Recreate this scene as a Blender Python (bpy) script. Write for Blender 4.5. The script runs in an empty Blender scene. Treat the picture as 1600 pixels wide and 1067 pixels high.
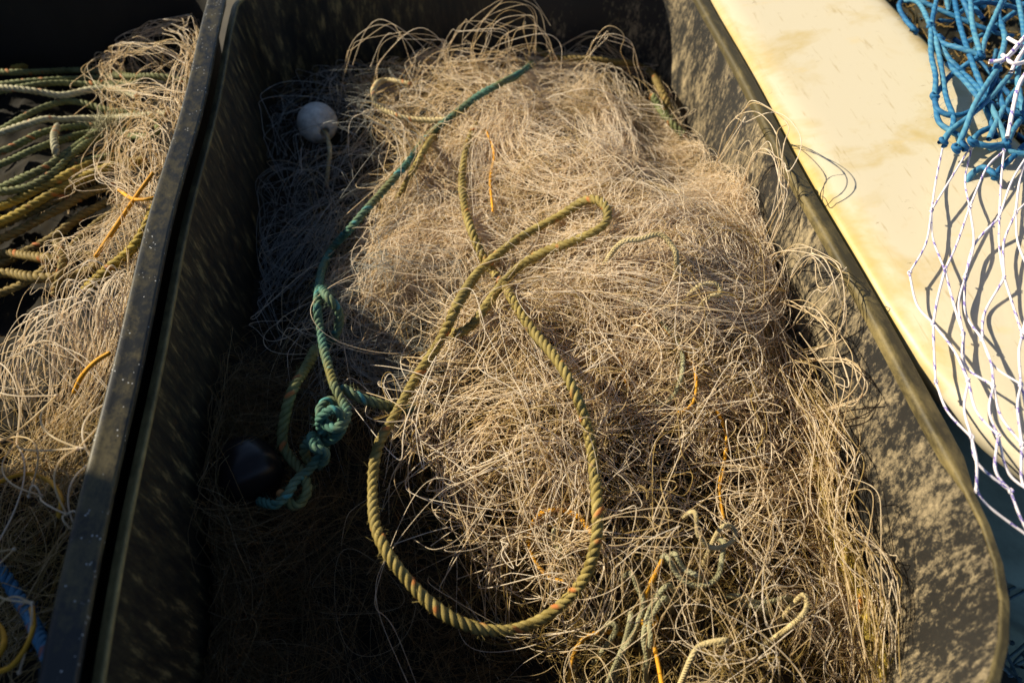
import bpy, math
import numpy as np
rng = np.random.default_rng(7)
S = bpy.context.scene
COL = S.collection
PI = math.pi

# ------------------------------------------------------------------ camera
FPX, CAMH = 1244.0, 0.70
TH = math.atan(1487 / FPX)
YAW = math.atan(236 / math.hypot(FPX, 1487))
HD = np.array([math.sin(YAW), math.cos(YAW), 0])
CR = np.array([math.cos(YAW), -math.sin(YAW), 0])
CF = HD * math.cos(TH) + np.array([0, 0, -math.sin(TH)])
CU = np.cross(CR, CF)
CC = np.array([0, 0, CAMH])

def ray(px, py):
    return CF * FPX + CR * (px - 800) - CU * (py - 533.5)
def at(px, py, z=0.0):
    d = ray(px, py); return CC + d * ((z - CAMH) / d[2])
def atx(px, py, x):
    d = ray(px, py); return CC + d * (x / d[0])
def P(px, py, H, dz=0.0):
    """point of a height field under a picture point, lifted by dz"""
    z = -0.15
    for _ in range(16):
        p = at(px, py, z)
        z = 0.5 * z + 0.5 * (float(H(p[0], p[1])) + dz)
    return at(px, py, z)

# ------------------------------------------------------------------ materials
def nmat(name, rough=0.6, spec=0.4):
    m = bpy.data.materials.new(name); m.use_nodes = True
    nt = m.node_tree; b = nt.nodes['Principled BSDF']
    b.inputs['Roughness'].default_value = rough
    b.inputs['Specular IOR Level'].default_value = spec * 0.7
    return m, nt, b
def nd(nt, t, **kw):
    n = nt.nodes.new(t)
    for k, v in kw.items():
        if k in n.inputs: n.inputs[k].default_value = v
        else: setattr(n, k, v)
    return n
def ramp(nt, stops, src):
    r = nt.nodes.new('ShaderNodeValToRGB'); e = r.color_ramp.elements
    while len(e) < len(stops): e.new(0.5)
    for i, (p, c) in enumerate(stops):
        e[i].position = p; e[i].color = (*c, 1) if len(c) == 3 else c
    nt.links.new(src, r.inputs['Fac']); return r.outputs['Color']
def mixc(nt, fac, a, b, mode='MIX'):
    m = nt.nodes.new('ShaderNodeMix'); m.data_type = 'RGBA'; m.blend_type = mode
    for s, v in ((m.inputs['Factor'], fac), (m.inputs[6], a), (m.inputs[7], b)):
        if hasattr(v, 'is_linked'): nt.links.new(v, s)
        elif isinstance(v, (tuple, list)): s.default_value = (*v, 1)
        else: s.default_value = v
    return m.outputs[2]
def objco(nt, scale=(1, 1, 1)):
    c = nt.nodes.new('ShaderNodeTexCoord'); mp = nt.nodes.new('ShaderNodeMapping')
    mp.inputs['Scale'].default_value = scale
    nt.links.new(c.outputs['Object'], mp.inputs['Vector']); return mp.outputs['Vector']
def noise(nt, vec, scale, detail=6, rough=0.6, dist=0.0):
    n = nd(nt, 'ShaderNodeTexNoise', Scale=scale, Detail=detail, Roughness=rough, Distortion=dist)
    nt.links.new(vec, n.inputs['Vector']); return n.outputs['Fac']
def bump(nt, b, h, strength=0.4, dist=0.002):
    n = nd(nt, 'ShaderNodeBump', Strength=strength, Distance=dist)
    nt.links.new(h, n.inputs['Height']); nt.links.new(n.outputs['Normal'], b.inputs['Normal'])
def L(nt, a, b): nt.links.new(a, b)

def strand_mat(name, stops, rough=0.4, spec=0.7, transl=0.5):
    m, nt, b = nmat(name, rough, spec)
    a = nd(nt, 'ShaderNodeAttribute', attribute_name='tone')
    c = ramp(nt, stops, a.outputs['Fac'])
    L(nt, c, b.inputs['Base Color'])
    if transl:
        t = nt.nodes.new('ShaderNodeBsdfTranslucent'); L(nt, c, t.inputs['Color'])
        mx = nd(nt, 'ShaderNodeMixShader', Fac=transl)
        L(nt, b.outputs[0], mx.inputs[1]); L(nt, t.outputs[0], mx.inputs[2])
        L(nt, mx.outputs[0], nt.nodes['Material Output'].inputs['Surface'])
    return m

def rope_mat(name, c0, c1, fleck=(0.48, 0.13, 0.03), grime=(0.07, 0.055, 0.02), grimeamt=0.5, rough=0.65):
    m, nt, b = nmat(name, rough, 0.3)
    v = objco(nt)
    n1 = noise(nt, v, 60, 5, 0.65); n2 = noise(nt, v, 14, 4, 0.6)
    base = ramp(nt, [(0.3, c0), (0.7, c1)], n1)
    gm = nd(nt, 'ShaderNodeMapRange'); L(nt, n2, gm.inputs['Value'])
    gm.inputs['From Min'].default_value = 0.42; gm.inputs['From Max'].default_value = 0.68
    gm.inputs['To Max'].default_value = grimeamt
    base = mixc(nt, gm.outputs[0], base, grime)
    a = nd(nt, 'ShaderNodeAttribute', attribute_name='tone')
    base = mixc(nt, a.outputs['Fac'], base, fleck)
    L(nt, base, b.inputs['Base Color'])
    n3 = noise(nt, v, 900, 2, 0.5); bump(nt, b, n3, 0.5, 0.001)
    return m

def tub_mat(name, base, dirt, scale, lo, hi, stretch=(1, 1, 1), rough=0.5, grad=None, speck=False):
    m, nt, b = nmat(name, rough, 0.4)
    v = objco(nt, stretch)
    n1 = noise(nt, v, scale, 10, 0.8, 0.15); n2 = noise(nt, v, scale * 0.1, 6, 0.7)
    n4 = noise(nt, objco(nt, (1, 1, 1)), 3.0, 2, 0.5)
    ad = nd(nt, 'ShaderNodeMath', operation='MULTIPLY_ADD'); L(nt, n2, ad.inputs[0]); ad.inputs[1].default_value = 0.8; L(nt, n1, ad.inputs[2])
    val = ad.outputs[0]
    if grad:   # cream dirt thins towards the left wall, whose shade is put into the colour
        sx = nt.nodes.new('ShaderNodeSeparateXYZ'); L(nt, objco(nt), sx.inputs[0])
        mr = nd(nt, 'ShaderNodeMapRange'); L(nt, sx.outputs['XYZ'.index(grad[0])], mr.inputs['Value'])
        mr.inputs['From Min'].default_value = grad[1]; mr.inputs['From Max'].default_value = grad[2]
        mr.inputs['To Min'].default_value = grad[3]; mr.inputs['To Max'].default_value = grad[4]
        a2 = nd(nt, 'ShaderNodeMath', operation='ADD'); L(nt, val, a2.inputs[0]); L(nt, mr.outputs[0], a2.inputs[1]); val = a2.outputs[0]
    mr2 = nd(nt, 'ShaderNodeMapRange'); L(nt, val, mr2.inputs['Value'])
    mr2.inputs['From Min'].default_value = lo; mr2.inputs['From Max'].default_value = hi
    bb = ramp(nt, [(0.3, tuple(x * 0.6 for x in base)), (0.7, tuple(x * 1.35 for x in base))], n4)
    c = mixc(nt, mr2.outputs[0], bb, dirt)
    if speck:
        vo = nd(nt, 'ShaderNodeTexVoronoi', Scale=210.0); L(nt, objco(nt), vo.inputs['Vector'])
        sm = nd(nt, 'ShaderNodeMapRange'); L(nt, vo.outputs['Distance'], sm.inputs['Value'])
        sm.inputs['From Min'].default_value = 0.20; sm.inputs['From Max'].default_value = 0.12
        nm = noise(nt, objco(nt), 45, 3, 0.6); gt = nd(nt, 'ShaderNodeMath', operation='GREATER_THAN'); L(nt, nm, gt.inputs[0]); gt.inputs[1].default_value = 0.55
        mm = nd(nt, 'ShaderNodeMath', operation='MULTIPLY'); L(nt, sm.outputs[0], mm.inputs[0]); L(nt, gt.outputs[0], mm.inputs[1])
        c = mixc(nt, mm.outputs[0], c, (0.5, 0.5, 0.48))
    if grad:  # shaded left side coloured darker, with brown vertical streaks over it
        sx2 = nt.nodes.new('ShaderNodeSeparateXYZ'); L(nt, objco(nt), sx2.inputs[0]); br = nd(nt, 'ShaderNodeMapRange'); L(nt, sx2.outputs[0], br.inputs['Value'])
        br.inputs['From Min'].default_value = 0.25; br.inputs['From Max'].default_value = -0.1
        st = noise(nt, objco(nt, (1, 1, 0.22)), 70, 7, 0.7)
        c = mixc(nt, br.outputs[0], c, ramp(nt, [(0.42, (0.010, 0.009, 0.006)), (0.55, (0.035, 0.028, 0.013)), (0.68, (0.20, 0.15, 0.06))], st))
    L(nt, c, b.inputs['Base Color'])
    rr = nd(nt, 'ShaderNodeMapRange'); L(nt, n1, rr.inputs['Value']); rr.inputs['To Min'].default_value = rough - 0.15; rr.inputs['To Max'].default_value = rough + 0.25
    L(nt, rr.outputs[0], b.inputs['Roughness'])
    bump(nt, b, val, 0.3, 0.0008)
    return m

M = {}
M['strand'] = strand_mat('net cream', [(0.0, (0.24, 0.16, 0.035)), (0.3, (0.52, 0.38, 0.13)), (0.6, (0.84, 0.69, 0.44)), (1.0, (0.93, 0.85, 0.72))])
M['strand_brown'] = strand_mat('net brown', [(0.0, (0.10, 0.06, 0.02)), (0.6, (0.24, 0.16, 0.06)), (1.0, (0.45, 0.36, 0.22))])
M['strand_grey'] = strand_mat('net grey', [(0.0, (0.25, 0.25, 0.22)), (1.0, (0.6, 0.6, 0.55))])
M['twine_blue'] = strand_mat('twine blue', [(0.0, (0.012, 0.07, 0.18)), (0.5, (0.02, 0.13, 0.28)), (1.0, (0.09, 0.26, 0.36))], 0.6, 0.3, 0.0)
M['twine_white'] = strand_mat('twine white', [(0.0, (0.78, 0.72, 0.74)), (0.49, (0.78, 0.72, 0.74)), (0.55, (0.24, 0.19, 0.48)), (1.0, (0.18, 0.14, 0.42))], 0.6, 0.3, 0.0)
M['twine_dark'] = strand_mat('twine dark', [(0.0, (0.02, 0.05, 0.08)), (1.0, (0.10, 0.18, 0.22))], 0.6, 0.3, 0.0)
M['orange'] = rope_mat('twine orange', (0.62, 0.27, 0.015), (0.72, 0.38, 0.03), grimeamt=0.4)
M['rope_olive'] = rope_mat('rope olive', (0.20, 0.145, 0.03), (0.40, 0.32, 0.11))
M['rope_teal'] = rope_mat('rope teal', (0.035, 0.10, 0.075), (0.09, 0.20, 0.15), fleck=(0.05, 0.26, 0.28), grime=(0.17, 0.15, 0.045), grimeamt=1.0)
M['rope_tan'] = rope_mat('rope tan', (0.42, 0.33, 0.15), (0.60, 0.50, 0.28))
M['rope_brown'] = rope_mat('rope brown', (0.17, 0.12, 0.035), (0.30, 0.22, 0.07))
M['rope_yellow'] = rope_mat('rope yellow', (0.30, 0.21, 0.03), (0.44, 0.33, 0.06), grimeamt=0.6)
M['rope_pale'] = rope_mat('rope pale', (0.34, 0.31, 0.18), (0.52, 0.50, 0.34))
M['rope_green'] = rope_mat('rope green', (0.10, 0.12, 0.045), (0.22, 0.24, 0.10))
M['rope_blue'] = rope_mat('rope blue', (0.03, 0.13, 0.25), (0.10, 0.28, 0.42), grimeamt=0.3)
M['cord'] = rope_mat('cord grey green', (0.26, 0.25, 0.13), (0.42, 0.40, 0.25))
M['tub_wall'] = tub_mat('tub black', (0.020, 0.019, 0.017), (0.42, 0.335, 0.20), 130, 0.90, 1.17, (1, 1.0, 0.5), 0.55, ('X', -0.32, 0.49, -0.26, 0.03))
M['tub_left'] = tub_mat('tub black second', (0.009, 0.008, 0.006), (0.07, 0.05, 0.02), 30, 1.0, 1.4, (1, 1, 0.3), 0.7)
M['rim'] = tub_mat('rim olive', (0.06, 0.048, 0.02), (0.30, 0.23, 0.09), 26, 0.82, 1.15, (1, 0.5, 1), 0.55)
M['rim_dark'] = tub_mat('rim dark', (0.018, 0.019, 0.018), (0.13, 0.105, 0.045), 75, 0.86, 1.25, (1, 0.6, 1), 0.38, speck=True)
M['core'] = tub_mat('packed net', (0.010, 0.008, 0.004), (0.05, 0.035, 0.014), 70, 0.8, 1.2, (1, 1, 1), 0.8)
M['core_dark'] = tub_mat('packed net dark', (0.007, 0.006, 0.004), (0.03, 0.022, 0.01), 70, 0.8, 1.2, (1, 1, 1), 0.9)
M['concrete'] = tub_mat('ground', (0.06, 0.055, 0.045), (0.13, 0.11, 0.08), 12, 0.8, 1.2, (1, 1, 1), 0.85)
M['stacked'] = tub_mat('added shade tubs', (0.03, 0.03, 0.032), (0.2, 0.16, 0.1), 20, 1.0, 1.3)  # for the unseen stack added to cast shade from the left

def cream_mat():
    m, nt, b = nmat('white plastic', 0.38, 0.4)
    v = objco(nt)
    n1 = noise(nt, objco(nt, (1, 1.0, 0.35)), 6.5, 5, 0.6, 0.4); n2 = noise(nt, v, 120, 4, 0.7); n3 = noise(nt, objco(nt, (1, 2.2, 0.5)), 11, 7, 0.7)
    c = ramp(nt, [(0.0, (0.57, 0.515, 0.385)), (0.52, (0.57, 0.51, 0.37)), (0.66, (0.50, 0.40, 0.20)), (1.0, (0.45, 0.31, 0.09))], n1)
    c = mixc(nt, ramp(nt, [(0.60, (0, 0, 0)), (0.72, (0.5, 0.5, 0.5))], n3), c, (0.62, 0.47, 0.2))
    # grime along the rounded edges: a band at the top edge and one at the lower edge of the wall
    sx = nt.nodes.new('ShaderNodeSeparateXYZ'); L(nt, v, sx.inputs[0])
    ws = nd(nt, 'ShaderNodeMath', operation='MULTIPLY_ADD'); L(nt, n3, ws.inputs[0]); ws.inputs[1].default_value = 0.05; L(nt, sx.outputs[2], ws.inputs[2])
    wy = nd(nt, 'ShaderNodeMath', operation='MULTIPLY_ADD'); L(nt, sx.outputs[1], wy.inputs[0]); wy.inputs[1].default_value = 0.048; L(nt, sx.outputs[0], wy.inputs[2])
    wx2 = nd(nt, 'ShaderNodeMath', operation='MULTIPLY_ADD'); L(nt, n3, wx2.inputs[0]); wx2.inputs[1].default_value = 0.07; L(nt, wy.outputs[0], wx2.inputs[2])
    hi = nd(nt, 'ShaderNodeMapRange'); L(nt, wx2.outputs[0], hi.inputs['Value'])
    hi.inputs['From Min'].default_value = 0.868; hi.inputs['From Max'].default_value = 0.905
    wx = nd(nt, 'ShaderNodeMath', operation='MULTIPLY_ADD'); L(nt, n3, wx.inputs[0]); wx.inputs[1].default_value = -0.03; L(nt, sx.outputs[0], wx.inputs[2])
    lo = nd(nt, 'ShaderNodeMapRange'); L(nt, wx.outputs[0], lo.inputs['Value'])
    lo.inputs['From Min'].default_value = 0.530; lo.inputs['From Max'].default_value = 0.508
    c = mixc(nt, hi.outputs[0], c, (0.42, 0.28, 0.06)); c = mixc(nt, lo.outputs[0], c, (0.45, 0.32, 0.09))
    n5 = noise(nt, objco(nt, (1, 0.12, 1)), 160, 3, 0.6); n6 = noise(nt, objco(nt, (0.3, 1, 1)), 95, 6, 0.75)
    c = mixc(nt, ramp(nt, [(0.62, (0, 0, 0)), (0.74, (0.6, 0.6, 0.6))], n5), c, (0.40, 0.31, 0.16))
    c = mixc(nt, ramp(nt, [(0.66, (0, 0, 0)), (0.71, (0.8, 0.8, 0.8))], n6), c, (0.22, 0.15, 0.06))
    L(nt, c, b.inputs['Base Color']); bump(nt, b, n2, 0.12, 0.001)
    return m
M['cream'] = cream_mat()
def plain(name, c, rough, spec=0.5, coat=0.0, nscale=40, var=0.3):
    m, nt, b = nmat(name, rough, spec); b.inputs['Coat Weight'].default_value = coat
    n = noise(nt, objco(nt), nscale, 6, 0.65)
    L(nt, ramp(nt, [(0.3, tuple(x * (1 - var) for x in c)), (0.7, tuple(min(1, x * (1 + var)) for x in c))], n), b.inputs['Base Color'])
    bump(nt, b, n, 0.1, 0.001); return m
M['float_white'] = plain('float white', (0.52, 0.50, 0.43), 0.5, 0.5, 0, 45, 0.45)
M['black_gloss'] = plain('black gloss', (0.012, 0.009, 0.008), 0.3, 0.35, 0.0)
M['foot_teal'] = plain('pale teal', (0.30, 0.42, 0.38), 0.5, 0.4, 0, 12, 0.3)
M['dark_in'] = plain('inside grime', (0.04, 0.035, 0.02), 0.8, 0.3, 0, 60, 0.6)
M['leaf'] = plain('dry weed', (0.20, 0.13, 0.04), 0.8, 0.3, 0, 80, 0.7)

# ------------------------------------------------------------------ mesh building
def link_mesh(name, V, F, mat, parent=None, tone=None, smooth=True):
    me = bpy.data.meshes.new(name)
    V = np.asarray(V, np.float32); F = np.asarray(F, np.int32)
    n = F.shape[1]
    me.vertices.add(len(V)); me.vertices.foreach_set('co', V.ravel())
    me.loops.add(F.size); me.loops.foreach_set('vertex_index', F.ravel())
    me.polygons.add(len(F))
    me.polygons.foreach_set('loop_start', np.arange(0, F.size, n, dtype=np.int32))
    me.polygons.foreach_set('loop_total', np.full(len(F), n, np.int32))
    me.polygons.foreach_set('use_smooth', np.full(len(F), smooth, bool))
    if tone is not None:
        a = me.attributes.new('tone', 'FLOAT', 'POINT'); a.data.foreach_set('value', np.asarray(tone, np.float32))
    me.update(calc_edges=True); me.validate()
    me.materials.append(mat)
    o = bpy.data.objects.new(name, me); COL.objects.link(o)
    if parent:
        o.parent = parent
        o.location = -parent.location
    return o
def tag(o, label=None, cat=None, group=None, kind=None):
    if label: o['label'] = label
    if cat: o['category'] = cat
    if group: o['group'] = group
    if kind: o['kind'] = kind
    return o
def empty(name, loc):
    o = bpy.data.objects.new(name, None); COL.objects.link(o); o.location = loc; o.empty_display_size = 0.05
    return o

def norm(a): return a / np.maximum(np.linalg.norm(a, axis=-1, keepdims=True), 1e-9)

class Tubes:
    def __init__(self): self.V = []; self.F = []; self.T = []; self.n = 0
    def add(self, C, R, tone=0.5, sides=4, frame=None):
        """C (N,K,3) centre lines, R scalar / (N,K), tone scalar / (N,K) / (N,K,S)"""
        C = np.asarray(C, float)
        if C.ndim == 2: C = C[None]
        N, K, _ = C.shape
        T = np.empty_like(C); T[:, 1:-1] = C[:, 2:] - C[:, :-2]; T[:, 0] = C[:, 1] - C[:, 0]; T[:, -1] = C[:, -1] - C[:, -2]
        T = norm(T)
        if frame is None:
            u = np.cross(T[:, 0], rng.normal(size=(N, 3))); u = norm(u); U = np.empty_like(C); U[:, 0] = u
            for k in range(1, K):
                u = u - T[:, k] * np.sum(u * T[:, k], 1, keepdims=True); u = norm(u); U[:, k] = u
        else:
            U = np.asarray(frame, float).reshape(C.shape); U = norm(U - T * np.sum(U * T, 2, keepdims=True))
        W = np.cross(T, U)
        R = np.broadcast_to(np.asarray(R, float), (N, K))
        th = np.arange(sides) * 2 * PI / sides
        V = C[:, :, None] + R[:, :, None, None] * (np.cos(th)[None, None, :, None] * U[:, :, None] + np.sin(th)[None, None, :, None] * W[:, :, None])
        tone = np.asarray(tone, float)
        if tone.ndim == 1: tone = tone[:, None]
        if tone.ndim == 2: tone = tone[:, :, None]
        tone = np.broadcast_to(tone, (N, K, sides))
        idx = self.n + np.arange(N * K * sides).reshape(N, K, sides)
        a = idx[:, :-1]; b = idx[:, 1:]
        f = np.stack([a, np.roll(a, -1, 2), np.roll(b, -1, 2), b], -1).reshape(-1, 4)
        self.V.append(V.reshape(-1, 3)); self.F.append(f); self.T.append(tone.ravel()); self.n += N * K * sides
    def ball(self, c, r, tone=0.5, sq=(1, 1, 1)):
        t = np.linspace(-1, 1, 7); z = np.sin(t * PI / 2); rr = np.cos(t * PI / 2) + 1e-4
        d = norm(rng.normal(size=3)); 
        self.add((np.array(c) + d * (z[:, None] * r))[None], (rr * r)[None], tone, 7)
    def build(self, name, mat, parent=None):
        return link_mesh(name, np.concatenate(self.V), np.concatenate(self.F), mat, parent, np.concatenate(self.T))

def catmull(C, sub):
    """C (N,M,3) -> (N,(M-1)*sub+1,3)"""
    C = np.asarray(C, float); sq = C.ndim == 2
    if sq: C = C[None]
    A = np.concatenate([2 * C[:, :1] - C[:, 1:2], C, 2 * C[:, -1:] - C[:, -2:-1]], 1)
    t = np.linspace(0, 1, sub, endpoint=False)[None, None, :, None]
    p0, p1, p2, p3 = (A[:, i:A.shape[1] - 3 + i, None] for i in range(4))
    o = 0.5 * (2 * p1 + (p2 - p0) * t + (2 * p0 - 5 * p1 + 4 * p2 - p3) * t ** 2 + (3 * p1 - p0 - 3 * p2 + p3) * t ** 3)
    o = o.reshape(C.shape[0], -1, 3); o = np.concatenate([o, C[:, -1:]], 1)
    return o[0] if sq else o
def resample(G, step=None, n=None):
    d = np.r_[0, np.cumsum(np.linalg.norm(np.diff(G, axis=0), axis=1))]
    if n is None: n = max(3, int(d[-1] / step) + 1)
    s = np.linspace(0, d[-1], n)
    return np.stack([np.interp(s, d, G[:, i]) for i in range(3)], 1), d[-1]
def wob(n, amp, wl):
    """smooth random 1-D noise"""
    k = max(2, int(n / wl) + 2)
    return np.interp(np.linspace(0, k - 1, n), np.arange(k), rng.normal(0, amp, k))

def bundle(tb, G, nl, w, hz, mesh, jit=0.14, slack=0.25, r=0.0009, tone=(0.6, 0.2), clamp=None, sub=6, bumpk=1.6, knots=True, dive=0.045):
    """a gathered strip of netting that follows the guide line G: nl twines, knotted pairwise each mesh length"""
    G = resample(catmull(G, 6), step=0.01)[0]
    d = np.r_[0, np.cumsum(np.linalg.norm(np.diff(G, axis=0), axis=1))]
    nk = max(3, int(round(d[-1] / mesh)) + 1)
    nl = max(2, nl // 2 * 2)
    s = np.linspace(0, d[-1], nk)[None] + np.clip(rng.normal(0, mesh * jit, (nl, nk)), -mesh, mesh) + rng.normal(0, mesh * 0.8, (nl, 1))
    base = np.stack([np.interp(s, d, G[:, i]) for i in range(3)], -1)
    over = np.where(s < 0, s, np.where(s > d[-1], s - d[-1], 0))[..., None]
    T = norm(np.gradient(G, axis=0)); Tk = norm(np.stack([np.interp(s, d, T[:, i]) for i in range(3)], -1))
    base = base + over * Tk
    Nn = norm(np.cross(Tk, np.array([0, 0, 1.0])))
    o = np.sort(rng.normal(0, w, nl))[:, None] * (1 + rng.normal(0, 0.25, (1, nk))) + np.cumsum(rng.normal(0, w * 0.22, (nl, nk)), 1)
    oz = np.abs(rng.normal(0, hz, (nl, 1))) + rng.normal(0, hz * 0.3, (nl, nk))
    K = base + Nn * o[..., None]; K[..., 2] += oz + 0.0
    j = np.arange(nl)
    wv = rng.normal(0, 1, (nl, nk, 3)) * 0.45 + rng.normal(0, 1, (1, nk, 3)) * 0.6
    K += slack * mesh * wv * np.array([1, 1, 0.5])
    for k in range(nk):
        pr = (j ^ 1) if k % 2 == 0 else np.clip(((j + 1) ^ 1) - 1, 0, nl - 1)
        meet = (rng.random(nl // 2 + 2) < 0.7)[np.minimum(j, pr) // 2][:, None]
        K[:, k] = np.where(meet & meet[pr], 0.5 * (K[:, k] + K[pr, k]) + rng.normal(0, 0.0006, (nl, 3)), K[:, k])
    C = catmull(K, sub * 2)
    for _ in range(sub * 2 + 4): C[:, 1:-1] = 0.25 * C[:, :-2] + 0.5 * C[:, 1:-1] + 0.25 * C[:, 2:]
    if dive:
        tt = np.linspace(0, 1, C.shape[1]); C[..., 2] -= dive * (np.clip(1 - tt / 0.14, 0, 1) ** 1.5 + np.clip(1 - (1 - tt) / 0.14, 0, 1) ** 1.5)[None]
    if clamp: C = clamp(C)
    R = np.full(C.shape[:2], r) * rng.uniform(0.75, 1.2, (nl, 1))
    if knots: R[:, ::2 * sub] *= bumpk; R = R * (0.78 if nl > 20 else 1)
    tn = np.clip(rng.normal(tone[0], tone[1], (nl, 1)), 0, 1) + np.zeros(C.shape[:2])
    tb.add(C, R, np.clip(tn, 0, 1), 4)

def rope_mesh(path, r, mat, name, parent=None, pitch=4.8, strands=3, fuzz=120, fleck=True, braid=False, step=0.28, ends=True):
    G = resample(catmull(np.asarray(path, float), 10), step=r * step)[0]
    # light smoothing of the laid line
    for _ in range(6): G[1:-1] = 0.25 * G[:-2] + 0.5 * G[1:-1] + 0.25 * G[2:]
    n = len(G); d = np.r_[0, np.cumsum(np.linalg.norm(np.diff(G, axis=0), axis=1))]
    T = norm(np.gradient(G, axis=0)); u = norm(np.cross(T[0], [0.2, 0.1, 1.0])); U = np.empty_like(G); U[0] = u
    for k in range(1, n):
        u = u - T[k] * (u @ T[k]); u /= np.linalg.norm(u); U[k] = u
    W = np.cross(T, U); tb = Tubes()
    runs = [(1, i, strands) for i in range(strands)] if not braid else [(s, i, 4) for s in (1, -1) for i in range(4)]
    wear = 1 + wob(n, 0.07, 24)
    G = G + U * wob(n, r * 0.16, 40)[:, None] + W * wob(n, r * 0.16, 34)[:, None]; pj = np.cumsum(wob(n, 0.012, 50))
    for sg, i, ns in runs:
        ph = sg * 2 * PI * d / (pitch * r) + 2 * PI * i / ns + pj * sg
        rad = np.cos(ph)[:, None] * U + np.sin(ph)[:, None] * W
        off = r * (0.50 if not braid else 0.62); sr = r * (0.56 if not braid else 0.44)
        off_k = off * wear
        if braid: off_k = off * (1 + 0.16 * sg * np.sin(ph * 2))
        C = G + rad * off_k[:, None]
        tone = np.zeros((1, n, 8))
        if fleck and i == 0 and sg == 1:
            on = np.clip(wob(n, 1.0, 4) * 2.0 - 1.2, 0, 1) * 0.85
            tone[0, :, 0] = on; tone[0, :, 1] = on * 0.6; tone[0, :, 7] = on * 0.6
        tb.add(C[None], np.broadcast_to((sr * wear)[None], (1, n)), tone, 8, frame=rad[None])
    if ends:
        for e, t in ((0, -1), (-1, 1)): tb.ball(G[e], r * 0.85)
    if fuzz:
        k = rng.integers(2, n - 2, fuzz); a = rng.uniform(0, 2 * PI, fuzz)
        rd = np.cos(a)[:, None] * U[k] + np.sin(a)[:, None] * W[k]
        p0 = G[k] + rd * r * 0.9; dirn = norm(rd + 0.8 * T[k] * rng.choice([-1, 1], (fuzz, 1)) + rng.normal(0, 0.4, (fuzz, 3)))
        ln = rng.uniform(0.3, 1.5, (fuzz, 1)) * r
        C = np.stack([p0, p0 + dirn * ln * 0.5, p0 + dirn * ln + rng.normal(0, 0.2, (fuzz, 3)) * ln], 1)
        tb.add(C, max(r * 0.035, 0.00016), 0.0, 3)
    return tb.build(name, mat, parent)

def line_mesh(path, r, mat, name, parent=None):
    G = resample(catmull(np.asarray(path, float), 10), step=r * 1.5)[0]
    tb = Tubes(); tb.add(G[None], r * (1 + np.broadcast_to(wob(len(G), 0.1, 6), (1, len(G)))), 0.0, 7)
    for e in (0, -1): tb.ball(G[e], r * 0.95, 0.0)
    return tb.build(name, mat, parent)

def rrect(x0, x1, y0, y1, rad, n=10):
    pts = []
    r4 = list(rad) if isinstance(rad, (tuple, list, np.ndarray)) else [rad] * 4
    for sx_, sy_, a0, rad in ((1, 1, 0, r4[0]), (0, 1, PI / 2, r4[1]), (0, 0, PI, r4[2]), (1, 0, 1.5 * PI, r4[3])):
        cx = x1 - rad if sx_ else x0 + rad; cy = y1 - rad if sy_ else y0 + rad
        for i in range(n + 1):
            a = a0 + i / n * PI / 2; pts.append((cx + rad * math.cos(a), cy + rad * math.sin(a)))
    # the four straight runs always get the same number of points, so that rings of different size still match
    out = []; m = n + 1
    for i, p in enumerate(pts):
        q = pts[(i + 1) % len(pts)]; out.append(p)
        if i % m == n: out += [(p[0] + (q[0] - p[0]) * t / 26, p[1] + (q[1] - p[1]) * t / 26) for t in range(1, 26)]
    return np.array(out)
def loft(rings, cap=False):
    n = len(rings[0]); V = np.concatenate(rings); F = []
    for k in range(len(rings) - 1):
        a = k * n + np.arange(n); b = a + n
        F.append(np.stack([a, np.roll(a, -1), np.roll(b, -1), b], 1))
    F = np.concatenate(F)
    if cap:  # close the last ring with a fan of quads to the centre
        c = len(V); V = np.vstack([V, rings[-1].mean(0)])
        a = (len(rings) - 1) * n + np.arange(0, n, 1)
        b = np.roll(a, -1)
        F = np.vstack([F, np.stack([a, b, np.full(n, c), np.full(n, c)], 1)])
    return V, F
def ringz(rect, z): return np.c_[rect, np.full(len(rect), z)]
def link_quads(name, V, F, mat, parent=None, smooth=True):
    me = bpy.data.meshes.new(name)
    fs = [tuple(dict.fromkeys(f)) for f in F.tolist()]
    me.from_pydata(V.tolist(), [], fs); me.materials.append(mat); me.update()
    me.polygons.foreach_set('use_smooth', np.full(len(fs), smooth, bool))
    o = bpy.data.objects.new(name, me); COL.objects.link(o)
    if parent: o.parent = parent; o.location = -parent.location
    return o

def warp(V, amp=0.004):
    """moulded plastic is never quite straight"""
    V = V.copy()
    V[:, 0] += amp * np.sin(V[:, 1] * 5.1 + 1) + amp * 0.5 * np.sin(V[:, 1] * 13 + V[:, 2] * 9)
    V[:, 1] += amp * np.sin(V[:, 0] * 6.3 + 2)
    V[:, 2] += amp * 0.5 * np.sin(V[:, 1] * 7 + V[:, 0] * 5)
    return V

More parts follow.
